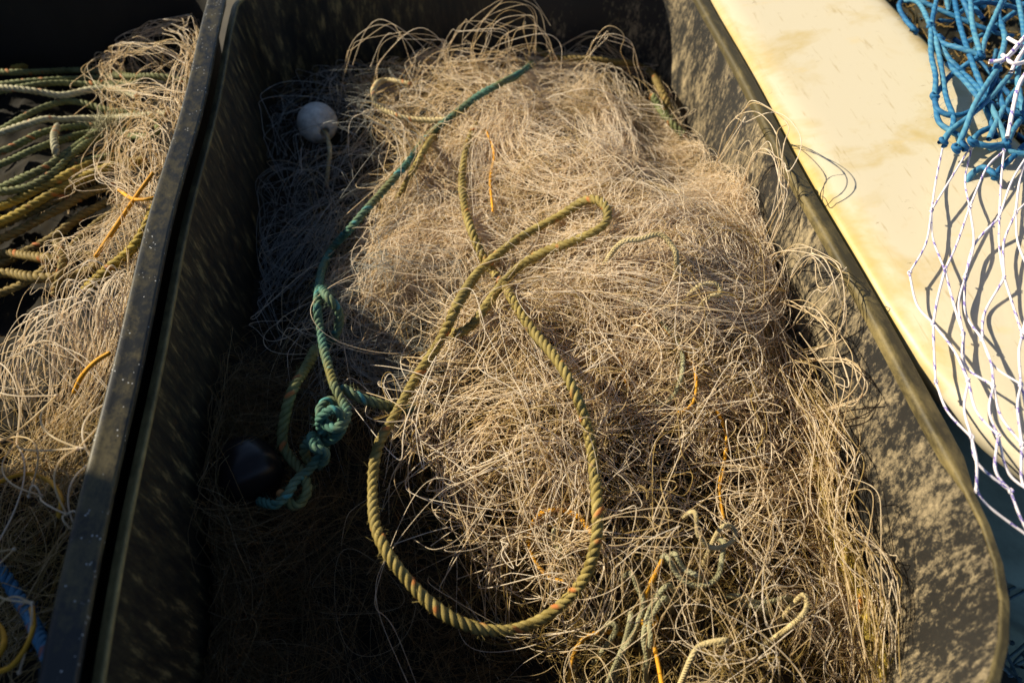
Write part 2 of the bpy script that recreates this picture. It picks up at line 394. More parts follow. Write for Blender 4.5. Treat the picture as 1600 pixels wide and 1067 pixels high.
def make_tub(root, x0, x1, y0, y1, depth, draft, corner, lipw, lipdrop, wallm, rimm, ztop=0.0, lipfade=None, thick=0.006):
    """open moulded tub: body (inner wall, floor, outer wall) and a turned-out rim; x0..y1 are the inner edges of the mouth"""
    R = lambda g, z: ringz(rrect(x0 - g, x1 + g, y0 - g, y1 + g, [c_ + g * 0.6 for c_ in corner]), z)
    zs = np.linspace(0, 1, 9); rings = []
    for t in zs[::1]:
        rings.append(R(-draft * t, ztop - 0.004 - (depth - 0.03) * t))
    rings.append(R(-draft - 0.012, ztop - depth + 0.012)); rings.append(R(-draft - 0.035, ztop - depth))
    V, F = loft(rings, True); n0 = len(V)
    out = [R(thick, ztop - 0.006), R(thick - draft * 0.5, ztop - depth * 0.5), R(thick - draft, ztop - depth - 0.01)]
    V2, F2 = loft(out, True)
    body = link_quads('body', warp(np.vstack([V, V2])), np.vstack([F, F2 + n0]), wallm, root)
    base = rrect(x0, x1, y0, y1, corner); cen = np.array([(x0 + x1) / 2, (y0 + y1) / 2])
    def lip(g, z):
        q = rrect(x0 - 1e-5, x1 + 1e-5, y0 - 1e-5, y1 + 1e-5, corner)
        tang = np.roll(q, -1, 0) - np.roll(q, 1, 0); nn = np.c_[tang[:, 1], -tang[:, 0]]; nn /= np.linalg.norm(nn, axis=1)[:, None]
        wgt = np.ones(len(q)) if lipfade is None else lipfade(q)
        gg = g * (0.35 + 0.65 * wgt)
        return np.c_[q + nn * gg[:, None], np.full(len(q), ztop) + z * (0.25 + 0.75 * wgt)]
    prof = [(-0.001, -0.012), (-0.001, -0.004), (0.001, 0.0), (0.004, 0.0015), (0.009, 0.0), (lipw * 0.6, -lipdrop * 0.45), (lipw * 0.92, -lipdrop * 0.8),
            (lipw, -lipdrop), (lipw, -lipdrop - 0.008), (lipw - 0.003, -lipdrop - 0.013), (lipw - 0.006, -lipdrop - 0.007), (0.007, -0.010)]
    V, F = loft([lip(g, z) for g, z in prof])
    link_quads('rim', warp(V), F, rimm, root)
    return body

# ------------------------------------------------------------------ the place
g = 5.0
link_quads('ground', [] if False else np.array([[-g, -g, -0.52], [g, -g, -0.52], [g, g, -0.52], [-g, g, -0.52]]), np.array([[0, 1, 2, 3]]), M['concrete'])
tag(bpy.data.objects['ground'], kind='structure')

XL, XR, YN, YF = -0.320, 0.495, 0.100, 1.47
tub = empty('fish_tub', (0.09, 0.75, -0.5)); bpy.context.view_layer.update()
tag(tub, 'black plastic fish tub in the middle, its long wall crusted with cream dirt', 'tub', 'black plastic fish tubs')
def fade(q):
    w = np.ones(len(q))
    w *= np.where((q[:, 0] > 0.40), np.clip((q[:, 1] - 0.335) / 0.05, 0.0, 1), 1)
    w *= np.where(q[:, 0] < -0.25, 0.15, 1)
    return w
make_tub(tub, XL, XR, YN, YF, 0.47, 0.055, (0.10, 0.07, 0.12, 0.24), 0.024, 0.006, M['tub_wall'], M['rim'], 0.0, fade)

tub2 = empty('fish_tub', (-0.8, 0.75, -0.5)); bpy.context.view_layer.update()
tag(tub2, 'black plastic fish tub with a damp speckled rim, coiled green ropes inside it', 'tub', 'black plastic fish tubs')
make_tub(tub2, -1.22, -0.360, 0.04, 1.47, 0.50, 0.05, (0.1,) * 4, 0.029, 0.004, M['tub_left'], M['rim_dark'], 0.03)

# unseen stack of tubs added beyond the left tub to shade the lower left
STK_Y = 1.12
for i in range(4):
    t = empty('added_shade_tub', (-1.85, STK_Y - 0.7, -0.5 + 0.42 * i)); bpy.context.view_layer.update()
    tag(t, 'unseen black tub number %s from the bottom of the added shading stack' % ['one', 'two', 'three', 'four'][i], 'tub', 'unseen tubs added to shade the lower left')
    Rr = lambda g_, z: ringz(rrect(-2.28 - g_, -1.44 + g_, STK_Y - 1.4 - g_, STK_Y + g_, 0.1), z)
    zb = -0.51 + 0.42 * i
    V, F = loft([Rr(-0.36, zb), Rr(-0.05, zb), Rr(-0.01, zb + 0.40), Rr(0.0, zb + 0.405), Rr(0.0, zb + 0.418), Rr(-0.03, zb + 0.418), Rr(-0.07, zb + 0.06), Rr(-0.36, zb + 0.05)])
    link_quads('body', V, F, M['stacked'], t)

# ------------------------------------------------------------------ height fields of the heaps
def gauss(px, py, z, amp, sx, sy=None):
    p = at(px, py, z); sy = sy or sx
    return lambda x, y: amp * np.exp(-((x - p[0]) / sx) ** 2 - ((y - p[1]) / sy) ** 2)
BUMPS = [gauss(850, 230, -0.06, 0.100, 0.16, 0.20), gauss(1100, 370, -0.06, 0.115, 0.14, 0.15), gauss(900, 440, -0.10, 0.06, 0.13),
         gauss(690, 150, -0.12, 0.05, 0.13, 0.12), gauss(620, 420, -0.13, 0.035, 0.09, 0.13), gauss(840, 640, -0.14, 0.05, 0.13), gauss(1180, 600, -0.13, 0.04, 0.11), gauss(1180, 260, -0.08, 0.06, 0.10, 0.16),
         gauss(1150, 1000, -0.19, 0.02, 0.10, 0.1), gauss(330, 640, -0.13, 0.05, 0.07, 0.2),
         gauss(620, 930, -0.22, -0.035, 0.12, 0.09), gauss(840, 1010, -0.24, -0.075, 0.14, 0.09), gauss(430, 480, -0.2, -0.05, 0.07, 0.13), gauss(600, 620, -0.19, -0.03, 0.05, 0.08)]
lr = np.random.default_rng(21)
LUMPS = [(lr.uniform(-0.25, 0.45), lr.uniform(0.15, 1.3), lr.uniform(0.025, 0.05), lr.choice([-1, 1]) * lr.uniform(0.018, 0.036)) for _ in range(95)]
def H(x, y):
    h = -0.185 + 0.010 * np.sin(x * 23 + y * 9) + 0.008 * np.sin(y * 31 - x * 17) + 0 * x
    for b in BUMPS: h = h + b(x, y)
    for lx, ly, ls, la in LUMPS: h = h + la * np.exp(-((x - lx) ** 2 + (y - ly) ** 2) / ls ** 2)
    h = h - (0.02 + 0.05 * np.clip((0.6 - y) / 0.4, 0, 1.3)) * np.clip((x - 0.33) / 0.1, 0, 1.2) - 0.03 * np.clip((0.42 - y) / 0.2, 0, 1.2)
    return np.minimum(h, -0.03)
BUMPL = [gauss(260, 120, -0.08, 0.03, 0.06, 0.2), gauss(215, 300, -0.08, 0.03, 0.06, 0.2), gauss(120, 530, -0.1, 0.03, 0.1, 0.12), gauss(60, 400, -0.15, -0.03, 0.1, 0.1)]
def HL(x, y):
    h = -0.135 + 0.013 * np.sin(x * 27 + y * 11) + 0.01 * np.sin(y * 29) + 0.06 * np.exp(-((x + 0.39) / 0.05) ** 2)
    for b in BUMPL: h = h + b(x, y)
    return np.minimum(h, -0.03)
def clampM(C):
    C = C.copy(); z = C[..., 2]
    lo = XL + 0.012 + np.clip(-z, 0, 1) * 0.12
    hi = np.where(z < 0.002, XR - 0.012 - np.clip(-z, 0, 1) * 0.12, 9)
    x = C[..., 0]; x = np.where(x > hi, hi - 0.45 * (x - hi), x); C[..., 0] = np.where(x < lo, lo + 0.45 * (lo - x), x)
    ym = YF - 0.03 - np.clip(-z, 0, 1) * 0.12; C[..., 1] = np.where(C[..., 1] > ym, ym - 0.45 * (C[..., 1] - ym), C[..., 1])
    C[..., 2] = np.maximum(z, H(C[..., 0], C[..., 1]) - 0.04)
    return C
def clampL(C):
    C = C.copy(); z = C[..., 2]
    C[..., 0] = np.where(z < 0.03, np.minimum(C[..., 0], -0.372 - np.clip(0.03 - z, 0, 1) * 0.11), C[..., 0])
    C[..., 1] = np.minimum(C[..., 1], YF - 0.03 - np.clip(-z, 0, 1) * 0.12)
    C[..., 2] = np.maximum(z, HL(C[..., 0], C[..., 1]) - 0.04)
    return C
def heap(name, x0, x1, y0, y1, Hf, mat, parent, nx=150, ny=220, drop=0.012):
    xs = np.linspace(x0, x1, nx); ys = np.linspace(y0, y1, ny); X, Y = np.meshgrid(xs, ys)
    n = rng.normal(size=X.shape)
    for _ in range(2): n = (n + np.roll(n, 1, 0) + np.roll(n, 1, 1) + np.roll(n, -1, 0) + np.roll(n, -1, 1)) / 5
    Z = Hf(X, Y) - drop + 0.012 * n
    V = np.stack([X, Y, Z], -1).reshape(-1, 3)
    i = (np.arange(ny - 1)[:, None] * nx + np.arange(nx - 1)[None]).ravel()
    return link_mesh(name, V, np.stack([i, i + 1, i + nx + 1, i + nx], 1), mat, parent)

def guide(pts, Hf=H, dz=0.01):
    return np.array([P(p[0], p[1], Hf, p[2] if len(p) > 2 else dz) for p in pts])
def pbund(tb, pts, nl, w, hz, mesh=0.05, dz=0.012, Hf=H, cl=clampM, **k):
    mesh *= 1.35; k['r'] = k.get('r', 0.0009) * 0.51; hz *= 0.7; w *= 1.15
    bundle(tb, guide(pts, Hf, dz), nl, w, hz, mesh, clamp=cl, **k)
def inpoly(px, py, poly):
    c = False; j = len(poly) - 1
    for i in range(len(poly)):
        xi, yi = poly[i]; xj, yj = poly[j]
        if (yi > py) != (yj > py) and px < (xj - xi) * (py - yi) / (yj - yi) + xi: c = not c
        j = i
    return c
def fill(tb, poly, count, nl=(4, 10), length=(0.16, 0.40), w=(0.006, 0.02), hz=(0.002, 0.012), mesh=(0.05, 0.09), curl=20.0, dz=(0.0, 0.02), Hf=H, cl=clampM, r=(0.0006, 0.001), tone=(0.6, 0.2), slack=(0.15, 0.4), flow=None):
    xs = [p[0] for p in poly]; ys = [p[1] for p in poly]; k = 0
    while k < count:
        px, py = rng.uniform(min(xs), max(xs)), rng.uniform(min(ys), max(ys))
        if not inpoly(px, py, poly): continue
        k += 1
        c = P(px, py, Hf); a = rng.uniform(0, 2 * PI) if flow is None else rng.normal(flow, 0.6); Ln = rng.uniform(*length); cv = rng.choice([-1, 1]) * rng.uniform(0.35, 1.5) * curl; Ln *= rng.uniform(1.0, 1.5)
        n = 22; s = np.linspace(-0.5, 0.5, n) * Ln
        ang = a + cv * s * (1 + s / Ln) + wob(n, 0.22, 5)
        xy = np.cumsum(np.c_[np.cos(ang), np.sin(ang)] * (Ln / (n - 1)), 0); xy += c[:2] - xy[n // 2]
        lift = rng.uniform(*dz); arch = rng.uniform(0, 1) * lift
        z = Hf(xy[:, 0], xy[:, 1]) + lift + arch * np.cos(s / Ln * PI)
        bundle(tb, np.c_[xy, z], int(rng.integers(*nl)), rng.uniform(*w), rng.uniform(*hz), rng.uniform(*mesh), clamp=cl, r=0.48 * rng.uniform(*r), tone=tone, slack=0.55 * rng.uniform(*slack), jit=0.08)

# ------------------------------------------------------------------ the big cream net in the middle tub
net = empty('fishing_net', (0.2, 0.8, -0.3)); bpy.context.view_layer.update()
tag(net, 'big sunlit heap of tangled cream monofilament netting filling the middle tub', 'fishing net')
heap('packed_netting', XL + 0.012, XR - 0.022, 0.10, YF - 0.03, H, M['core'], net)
tb = Tubes()
LIT = [(560, 330), (590, 160), (580, 90), (700, 50), (830, 30), (1000, 95), (1040, 170), (1190, 200), (1290, 380), (1330, 520), (1280, 640), (1300, 800), (1320, 1060), (900, 1060), (860, 950), (760, 900), (640, 740), (640, 600), (540, 450)]
MOUND = [(590, 330), (740, 200), (830, 110), (960, 160), (1190, 220), (1230, 400), (1200, 500), (1000, 560), (850, 560), (690, 520), (560, 450)]
LOWER = [(650, 600), (850, 540), (1250, 520), (1300, 700), (1290, 850), (1180, 860), (960, 850), (880, 930), (700, 800), (640, 730)]
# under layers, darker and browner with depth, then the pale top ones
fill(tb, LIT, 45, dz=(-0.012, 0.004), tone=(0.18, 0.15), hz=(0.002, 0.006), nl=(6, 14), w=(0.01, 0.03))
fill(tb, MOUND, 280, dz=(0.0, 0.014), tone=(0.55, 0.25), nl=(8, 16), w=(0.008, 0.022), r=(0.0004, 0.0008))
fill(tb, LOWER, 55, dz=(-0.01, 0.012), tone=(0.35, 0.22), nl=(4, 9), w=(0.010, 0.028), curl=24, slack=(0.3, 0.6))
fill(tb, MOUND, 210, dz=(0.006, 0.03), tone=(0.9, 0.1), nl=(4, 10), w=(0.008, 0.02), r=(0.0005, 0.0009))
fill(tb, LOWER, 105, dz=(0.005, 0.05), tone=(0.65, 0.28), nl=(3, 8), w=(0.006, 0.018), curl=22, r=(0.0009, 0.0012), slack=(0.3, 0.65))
# swirls of the top mound
kw = dict(tone=(0.95, 0.08), slack=0.10, r=0.0008)
pbund(tb, [(748, 340), (738, 255), (765, 170), (835, 115), (915, 120), (955, 190), (965, 265)], 50, 0.014, 0.02, 0.055, 0.02, **kw)
pbund(tb, [(770, 320), (765, 240), (800, 180), (870, 150), (930, 190), (950, 260)], 44, 0.014, 0.018, 0.05, 0.02, **kw)
pbund(tb, [(800, 300), (805, 240), (850, 195), (910, 210), (930, 270), (900, 330)], 36, 0.014, 0.016, 0.05, 0.016, **kw)
pbund(tb, [(760, 190), (830, 200), (900, 260), (1000, 300), (1080, 290)], 24, 0.016, 0.016, 0.05, 0.014, **kw)
pbund(tb, [(880, 140), (960, 200), (1010, 270), (1060, 330)], 20, 0.02, 0.014, 0.05, 0.012, **kw)
# the big sweep round the right mound
for off, n in ((0, 56), (14, 40), (30, 36), (52, 30), (80, 22)):
    q = [(890, 385), (955, 335), (1035, 305), (1130, 312), (1190, 365), (1205, 435), (1160, 485), (1060, 475), (960, 440), (850, 425)]
    c0 = np.array([1060, 400]); q = [tuple(c0 + (np.array(p) - c0) * (1 - off / 110)) for p in q]
    pbund(tb, q, n, 0.011, 0.018, 0.06, 0.022, tone=(0.97, 0.05), slack=0.07, r=0.0008)
pbund(tb, [(820, 455), (940, 455), (1050, 490), (1150, 505), (1210, 470)], 26, 0.014, 0.014, 0.055, 0.015, **kw)
pbund(tb, [(1000, 470), (1100, 520), (1200, 545), (1260, 600)], 22, 0.02, 0.014, 0.055, 0.02, tone=(0.65, 0.2), slack=0.2)
pbund(tb, [(880, 520), (980, 540), (1080, 600), (1180, 690), (1250, 730)], 18, 0.02, 0.014, 0.06, 0.02, tone=(0.65, 0.2), slack=0.25)
for cx, cy, ra, rb, a0, a1, n in ((880, 210, 105, 95, 150, 400, 30), (870, 220, 75, 70, 120, 380, 24), (1085, 400, 85, 75, -30, 260, 30), (1110, 390, 60, 50, -60, 200, 24), (950, 590, 120, 70, 170, 380, 18), (760, 430, 90, 80, 90, 300, 18),
                                   (720, 250, 70, 80, 100, 320, 14), (1180, 300, 80, 90, -120, 120, 16), (1000, 700, 120, 80, 20, 260, 14), (800, 700, 110, 80, 60, 300, 16), (1150, 690, 110, 90, -100, 150, 14), (1200, 470, 80, 70, -110, 110, 16), (660, 420, 70, 80, 120, 330, 14), (900, 330, 120, 50, 180, 360, 20)):
    aa = np.radians(np.linspace(a0, a1, 9)); wx = rng.normal(0, 0.06, 9)
    pbund(tb, [(cx + ra * (1 + wx[i]) * math.cos(t), cy - rb * (1 + wx[i]) * math.sin(t)) for i, t in enumerate(aa)], n, 0.010, 0.014, 0.05, 0.022, tone=(0.82, 0.14), slack=0.12, r=0.0009)
# fringe at the shade's edge
for q in ([(640, 720), (690, 660), (760, 625), (860, 640)], [(600, 660), (660, 590), (740, 560), (850, 540)], [(650, 560), (600, 500), (570, 450), (600, 390), (680, 360)],
          [(545, 440), (575, 490), (640, 510), (690, 470)], [(540, 395), (600, 360), (690, 330), (740, 350)], [(560, 350), (600, 300), (660, 310), (720, 380)],
          [(590, 420), (640, 380), (700, 370), (740, 400)], [(610, 500), (600, 580), (650, 620), (700, 600)]):
    pbund(tb, q, 16, 0.016, 0.012, 0.045, 0.02, tone=(0.75, 0.18), slack=0.28, r=0.0009)
for q in ([(850, 700), (740, 700), (655, 735), (690, 790), (760, 800)], [(870, 760), (760, 760), (690, 815), (720, 870), (790, 890), (850, 860)], [(660, 690), (720, 740), (800, 730), (880, 760)],
          [(700, 650), (660, 720), (690, 760), (760, 740), (830, 690)], [(760, 860), (790, 920), (850, 940), (900, 900)], [(740, 640), (800, 720), (860, 820), (890, 890)]):
    pbund(tb, q, 9, 0.014, 0.02, 0.06, 0.03, tone=(0.85, 0.12), slack=0.3, r=0.001)
# loose loops at the top
for q in ([(575, 130), (585, 80), (640, 65), (700, 110)], [(700, 110), (740, 50), (800, 20), (845, 60), (820, 120)], [(620, 120), (680, 70), (760, 70), (800, 130)], [(590, 150), (640, 215), (690, 260), (720, 330)],
          [(560, 180), (620, 200), (650, 270), (600, 330)], [(640, 90), (720, 130), (760, 190), (700, 240)], [(880, 90), (960, 70), (1020, 110), (1040, 170)], [(760, 100), (860, 80), (940, 110)], [(580, 170), (640, 150), (720, 160), (800, 110)]):
    pbund(tb, q, 12, 0.018, 0.018, 0.05, 0.03, tone=(0.7, 0.2), slack=0.35, r=0.0009)
for q in ([(735, 95, .02), (745, 40, .05), (785, 8, .08), (830, 12, .08), (846, 50, .05), (830, 95, .02)], [(700, 90, .02), (720, 45, .05), (770, 30, .06), (810, 60, .04), (800, 110, .01)], [(640, 110, .02), (655, 70, .05), (700, 62, .06), (735, 90, .03)],
          [(850, 110, .02), (880, 70, .04), (940, 66, .05), (990, 100, .03), (1000, 150, .01)], [(575, 140, .02), (583, 90, .05), (610, 62, .06), (640, 80, .04), (650, 130, .01)], [(540, 165, .04), (560, 150, .06), (600, 165, .06), (640, 230, .03)]):
    pbund(tb, q, 6, 0.018, 0.012, 0.05, tone=(0.75, 0.2), slack=0.25, r=0.001)
for q in ([(730, 100), (738, 50), (775, 12), (822, 6), (848, 40), (836, 90)], [(742, 110), (752, 60), (790, 22), (830, 30), (838, 80)], [(690, 95), (712, 55), (760, 40), (800, 60), (806, 110)], [(760, 95), (790, 55), (835, 40), (870, 70), (880, 120)],
          [(590, 120), (600, 70), (640, 45), (690, 60), (710, 110)], [(545, 110), (560, 60), (610, 45), (650, 75), (655, 120)], [(900, 110), (930, 62), (985, 70), (1010, 115)]):
    bundle(tb, np.array([at(x, y, -0.115 + 0.085 * math.sin(PI * i / (len(q) - 1))) for i, (x, y) in enumerate(q)]), 4, 0.012, 0.006, 0.05, clamp=None, r=0.00045, tone=(0.8, 0.15), slack=0.15, dive=0.02)
fill(tb, [(570, 70), (840, 20), (830, 130), (740, 210), (700, 330), (600, 330), (560, 160)], 60, nl=(4, 8), dz=(0.0, 0.03), tone=(0.6, 0.25), slack=(0.3, 0.6), r=(0.0006, 0.001))
# loose loops that climb the right wall
def atw(px, py, off=0.006):      # on the inner face of the right wall
    d = ray(px, py); n_ = np.array([1, 0, -0.12]); p0 = np.array([XR - 0.012 - off, 0, 0]); return CC + d * (((p0 - CC) @ n_) / (d @ n_))
for q in ([(1120, 260), (1150, 200), (1195, 165), (1232, 200), (1238, 260), (1205, 330)], [(1150, 300), (1195, 230), (1225, 250), (1230, 330), (1200, 400)], [(1180, 430), (1250, 385), (1305, 415), (1325, 480), (1290, 545), (1210, 560)],
          [(1190, 480), (1270, 470), (1325, 530), (1345, 590), (1330, 640)], [(1200, 560), (1280, 560), (1340, 580), (1350, 620), (1290, 650), (1230, 640)], [(1230, 640), (1290, 650), (1325, 700), (1340, 780)], [(1240, 420), (1300, 400), (1315, 450), (1260, 500)],
          [(1290, 840), (1340, 830), (1390, 870), (1420, 930)], [(1310, 930), (1350, 900), (1400, 960), (1390, 1030)], [(1270, 700), (1310, 690), (1350, 760), (1330, 830)]):
    bundle(tb, np.array([atw(px, py, 0.006 + 0.012 * abs(math.sin(i * 1.9 + px))) for i, (px, py) in enumerate(q)]), 5, 0.008, 0.003, 0.05, clamp=None, r=0.0006, tone=(0.8, 0.15), slack=0.12, dive=0.02)
fill(tb, [(1060, 190), (1190, 190), (1250, 330), (1300, 520), (1260, 640), (1180, 500), (1200, 350)], 60, nl=(4, 8), dz=(0.0, 0.03), tone=(0.65, 0.2), slack=(0.25, 0.5))
# the long streaks along the foot of the right wall
for dx in (-25, -8, 10, 30, 50):
    bundle(tb, np.array([atw(px + dx, py, 0.02 + 0.012 * abs(math.sin(i + dx))) for i, (px, py) in enumerate([(1228, 600), (1255, 700), (1285, 820), (1318, 930), (1345, 1090)])]), 16, 0.010, 0.012, 0.05, r=0.0005, tone=(0.5, 0.25), slack=0.32, clamp=None, dive=0.0)
# the sparse lower right
fill(tb, [(900, 960), (960, 860), (1180, 850), (1290, 900), (1310, 1066), (900, 1066)], 36, nl=(2, 6), w=(0.01, 0.03), length=(0.1, 0.25), dz=(0.0, 0.06), curl=28, tone=(0.65, 0.2), slack=(0.3, 0.6), r=(0.0006, 0.0009))
fill(tb, [(900, 1000), (960, 880), (1290, 900), (1310, 1066), (900, 1066)], 24, nl=(4, 10), dz=(-0.01, 0.01), tone=(0.2, 0.15), r=(0.0005, 0.0008))
fill(tb, [(1290, 700), (1340, 860), (1400, 1066), (1320, 1066), (1280, 850)], 40, nl=(3, 7), dz=(0.0, 0.03), tone=(0.65, 0.2))
fill(tb, LIT, 18, nl=(2, 4), dz=(0.035, 0.06), length=(0.2, 0.4), tone=(0.85, 0.12), w=(0.01, 0.03), r=(0.0007, 0.001), slack=(0.2, 0.4))
fill(tb, [(500, 330), (560, 330), (600, 420), (660, 560), (620, 700), (560, 560)], 22, nl=(2, 5), dz=(0.01, 0.04), length=(0.15, 0.35), tone=(0.8, 0.15), w=(0.01, 0.03), r=(0.0007, 0.001))
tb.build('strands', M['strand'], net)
# the brown foot line that edges the net along the wall
rope_mesh(np.array([atw(px, py, 0.014) for px, py in [(1240, 590), (1256, 650), (1278, 730), (1300, 810), (1332, 900), (1360, 985), (1398, 1090)]]), 0.0085, M['rope_yellow'], 'foot_line', net, fuzz=1500, pitch=9)

# ------------------------------------------------------------------ nets in the shade of the left wall
brown = empty('fishing_net', (-0.2, 0.5, -0.3)); bpy.context.view_layer.update()
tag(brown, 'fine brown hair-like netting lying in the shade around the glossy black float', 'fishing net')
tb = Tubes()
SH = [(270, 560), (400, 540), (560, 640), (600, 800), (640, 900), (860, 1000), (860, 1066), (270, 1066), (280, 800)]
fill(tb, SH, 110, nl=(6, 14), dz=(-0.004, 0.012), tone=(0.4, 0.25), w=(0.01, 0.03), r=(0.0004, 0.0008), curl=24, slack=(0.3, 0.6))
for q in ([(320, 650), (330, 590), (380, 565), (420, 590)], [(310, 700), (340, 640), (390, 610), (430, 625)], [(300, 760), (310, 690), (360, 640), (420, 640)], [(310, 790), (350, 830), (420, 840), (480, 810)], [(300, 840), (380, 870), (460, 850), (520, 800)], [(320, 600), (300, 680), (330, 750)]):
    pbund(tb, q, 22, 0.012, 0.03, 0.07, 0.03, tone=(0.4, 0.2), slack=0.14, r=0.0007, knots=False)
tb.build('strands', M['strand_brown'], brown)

grey = empty('fishing_net', (-0.15, 0.9, -0.25)); bpy.context.view_layer.update()
tag(grey, 'grey bunch of netting gathered and hanging below the white ball float', 'fishing net')
tb = Tubes()
for q in ([(535, 305, .07), (505, 340, .06), (470, 400, .03), (440, 450, .01), (395, 485, .0)], [(545, 310, .07), (520, 370, .05), (495, 420, .02), (470, 450, .01)], [(520, 312, .06), (480, 335, .05), (440, 395, .02), (415, 440, .0)]):
    pbund(tb, q, 16, 0.010, 0.012, 0.06, 0.03, tone=(0.5, 0.25), slack=0.08, r=0.0008)
fill(tb, [(430, 200), (560, 60), (600, 140), (560, 330), (480, 470), (400, 480), (420, 330)], 30, nl=(4, 8), dz=(0.0, 0.04), tone=(0.3, 0.25), slack=(0.3, 0.6), r=(0.0005, 0.0008))
fill(tb, [(560, 460), (640, 480), (650, 600), (600, 620), (540, 560)], 26, nl=(6, 12), dz=(0.0, 0.03), tone=(0.6, 0.25), slack=(0.3, 0.6), r=(0.0004, 0.0007))
for q in ([(375, 230, .05), (400, 170, .07), (450, 145, .08), (500, 160, .07), (560, 190, .06)], [(470, 300, .06), (510, 285, .08), (560, 300, .08)], [(445, 235, .08), (480, 215, .09), (540, 200, .09), (600, 230, .06)], [(500, 170, .10), (560, 180, .08), (620, 200, .06), (660, 270, .04)], [(450, 290, .06), (500, 265, .08), (540, 240, .08), (590, 250, .05)]):
    pbund(tb, q, 4, 0.016, 0.01, 0.05, 0.03, tone=(0.8, 0.15), slack=0.2, r=0.0008)
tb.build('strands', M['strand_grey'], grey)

# ------------------------------------------------------------------ ropes of the middle tub
def G_(pts, dz=0.02): return guide([(p[0], p[1], (p[2] if len(p) > 2 else dz) + 0.020) for p in pts], H, dz)
o = rope_mesh(G_([(742, 195, .015), (728, 235, .02), (722, 290, .03), (734, 355, .03), (756, 405, .025), (775, 432, .015), (797, 465, .03), (830, 515, .035), (866, 556, .045), (893, 600, .048), (915, 660, .05), (928, 740, .054), (935, 800, .055), (930, 850, .05), (912, 900, .06), (880, 940, .07), (840, 970, .08), (790, 984, .09), (740, 978, .095), (690, 952, .10), (640, 905, .10), (602, 855, .09), (584, 810, .07), (582, 755, .06), (592, 700, .06), (616, 650, .055), (652, 588, .045), (690, 530, .04), (715, 480, .04), (745, 430, .045), (778, 398, .045), (830, 362, .03), (880, 335, .025), (918, 316, .025), (942, 320, .025), (951, 338, .025), (940, 356, .025), (900, 375, .025), (850, 395, .028), (810, 420, .032), (780, 450, .032), (755, 485, .03), (737, 508, .022), (712, 520, .01), (690, 515, -.005)]), 0.0064, M['rope_olive'], 'rope', fuzz=900)
tag(o, 'long olive rope with orange flecks thrown in a wide loop over the cream net', 'rope')
o = rope_mesh(G_([(840, 92, .015), (822, 108, .032), (790, 128, .036), (742, 155, .034), (700, 185, .034), (660, 225, .036), (630, 262, .038), (600, 298, .04), (570, 330, .05), (545, 360, .05), (518, 392, .05), (501, 430, .055), (496, 470, .06), (500, 510, .06), (511, 555, .06), (522, 600, .06), (534, 626, .07), (541, 648, .085), (528, 668, .092), (507, 660, .085), (499, 640, .072), (514, 625, .058), (535, 640, .05), (531, 666, .046), (508, 677, .06), (499, 654, .095), (520, 638, .104), (538, 656, .088), (525, 682, .066), (502, 690, .058), (486, 680, .075), (489, 700, .09), (507, 706, .08), (502, 724, .06), (480, 718, .052), (475, 698, .068), (492, 690, .082), (498, 712, .07), (478, 738, .055), (462, 750, .05), (446, 775, .04), (428, 788, .03), (405, 782, .0)]), 0.0058, M['rope_teal'], 'rope', fuzz=900)
tag(o, 'teal green rope running down to a chain of knots beside the black float', 'rope')
o = rope_mesh(G_([(496, 545, .04), (478, 575, .045), (460, 605, .05), (447, 645, .05), (440, 690, .045), (452, 715, .04), (470, 735, .05), (480, 765, .05), (462, 790, .04), (440, 770, .03)]), 0.0064, M['rope_green'], 'rope', fuzz=200)
tag(o, 'dull green rope in deep shade twisting into the knots from their left side', 'rope')
o = rope_mesh(G_([(538, 606, .05), (556, 618, .055), (580, 628, .05), (604, 634, .045), (626, 638, .03), (645, 640, -.01)]), 0.0062, M['rope_teal'], 'rope', fuzz=120)
tag(o, 'short bright teal rope end pointing right from the knots', 'rope')
o = rope_mesh(G_([(502, 452, .06), (514, 466, .065), (528, 482, .06), (531, 502, .05), (524, 522, .035), (512, 540, .01)]), 0.0062, M['rope_teal'], 'rope', fuzz=100)
tag(o, 'teal rope strand curling out beside the shaded rope above the knots', 'rope')
o = rope_mesh(G_([(640, 130, .035), (600, 128, .04), (584, 140, .04), (590, 165, .04), (620, 181, .04), (660, 188, .04), (705, 184, .03), (730, 170, .01)]), 0.0048, M['rope_tan'], 'rope', fuzz=200)
tag(o, 'tan laid rope bent into a small open loop behind the teal rope', 'rope')
o = rope_mesh(G_([(680, 210, .01), (665, 232, .03), (648, 262, .035), (632, 290, .02), (620, 310, .0)]), 0.0050, M['rope_olive'], 'rope', fuzz=100)
tag(o, 'short olive rope lying alongside the teal rope at its right', 'rope')
o = rope_mesh(G_([(650, 62, .02), (700, 54, .03), (760, 50, .035), (815, 60, .035), (850, 86, .03), (905, 92, .03), (965, 98, .03), (1010, 106, .025), (1035, 145, .03), (1048, 178, .02), (1062, 208, .0)]), 0.0066, M['rope_brown'], 'rope', fuzz=300)
tag(o, 'brown rope along the back of the tub behind the cream heap', 'rope')
o = rope_mesh(G_([(1020, 150, .03), (1032, 172, .035), (1046, 192, .03), (1068, 212, .01)]), 0.0066, M['rope_green'], 'rope', fuzz=150)
tag(o, 'frayed green rope end poking out at the back corner of the heap', 'rope')
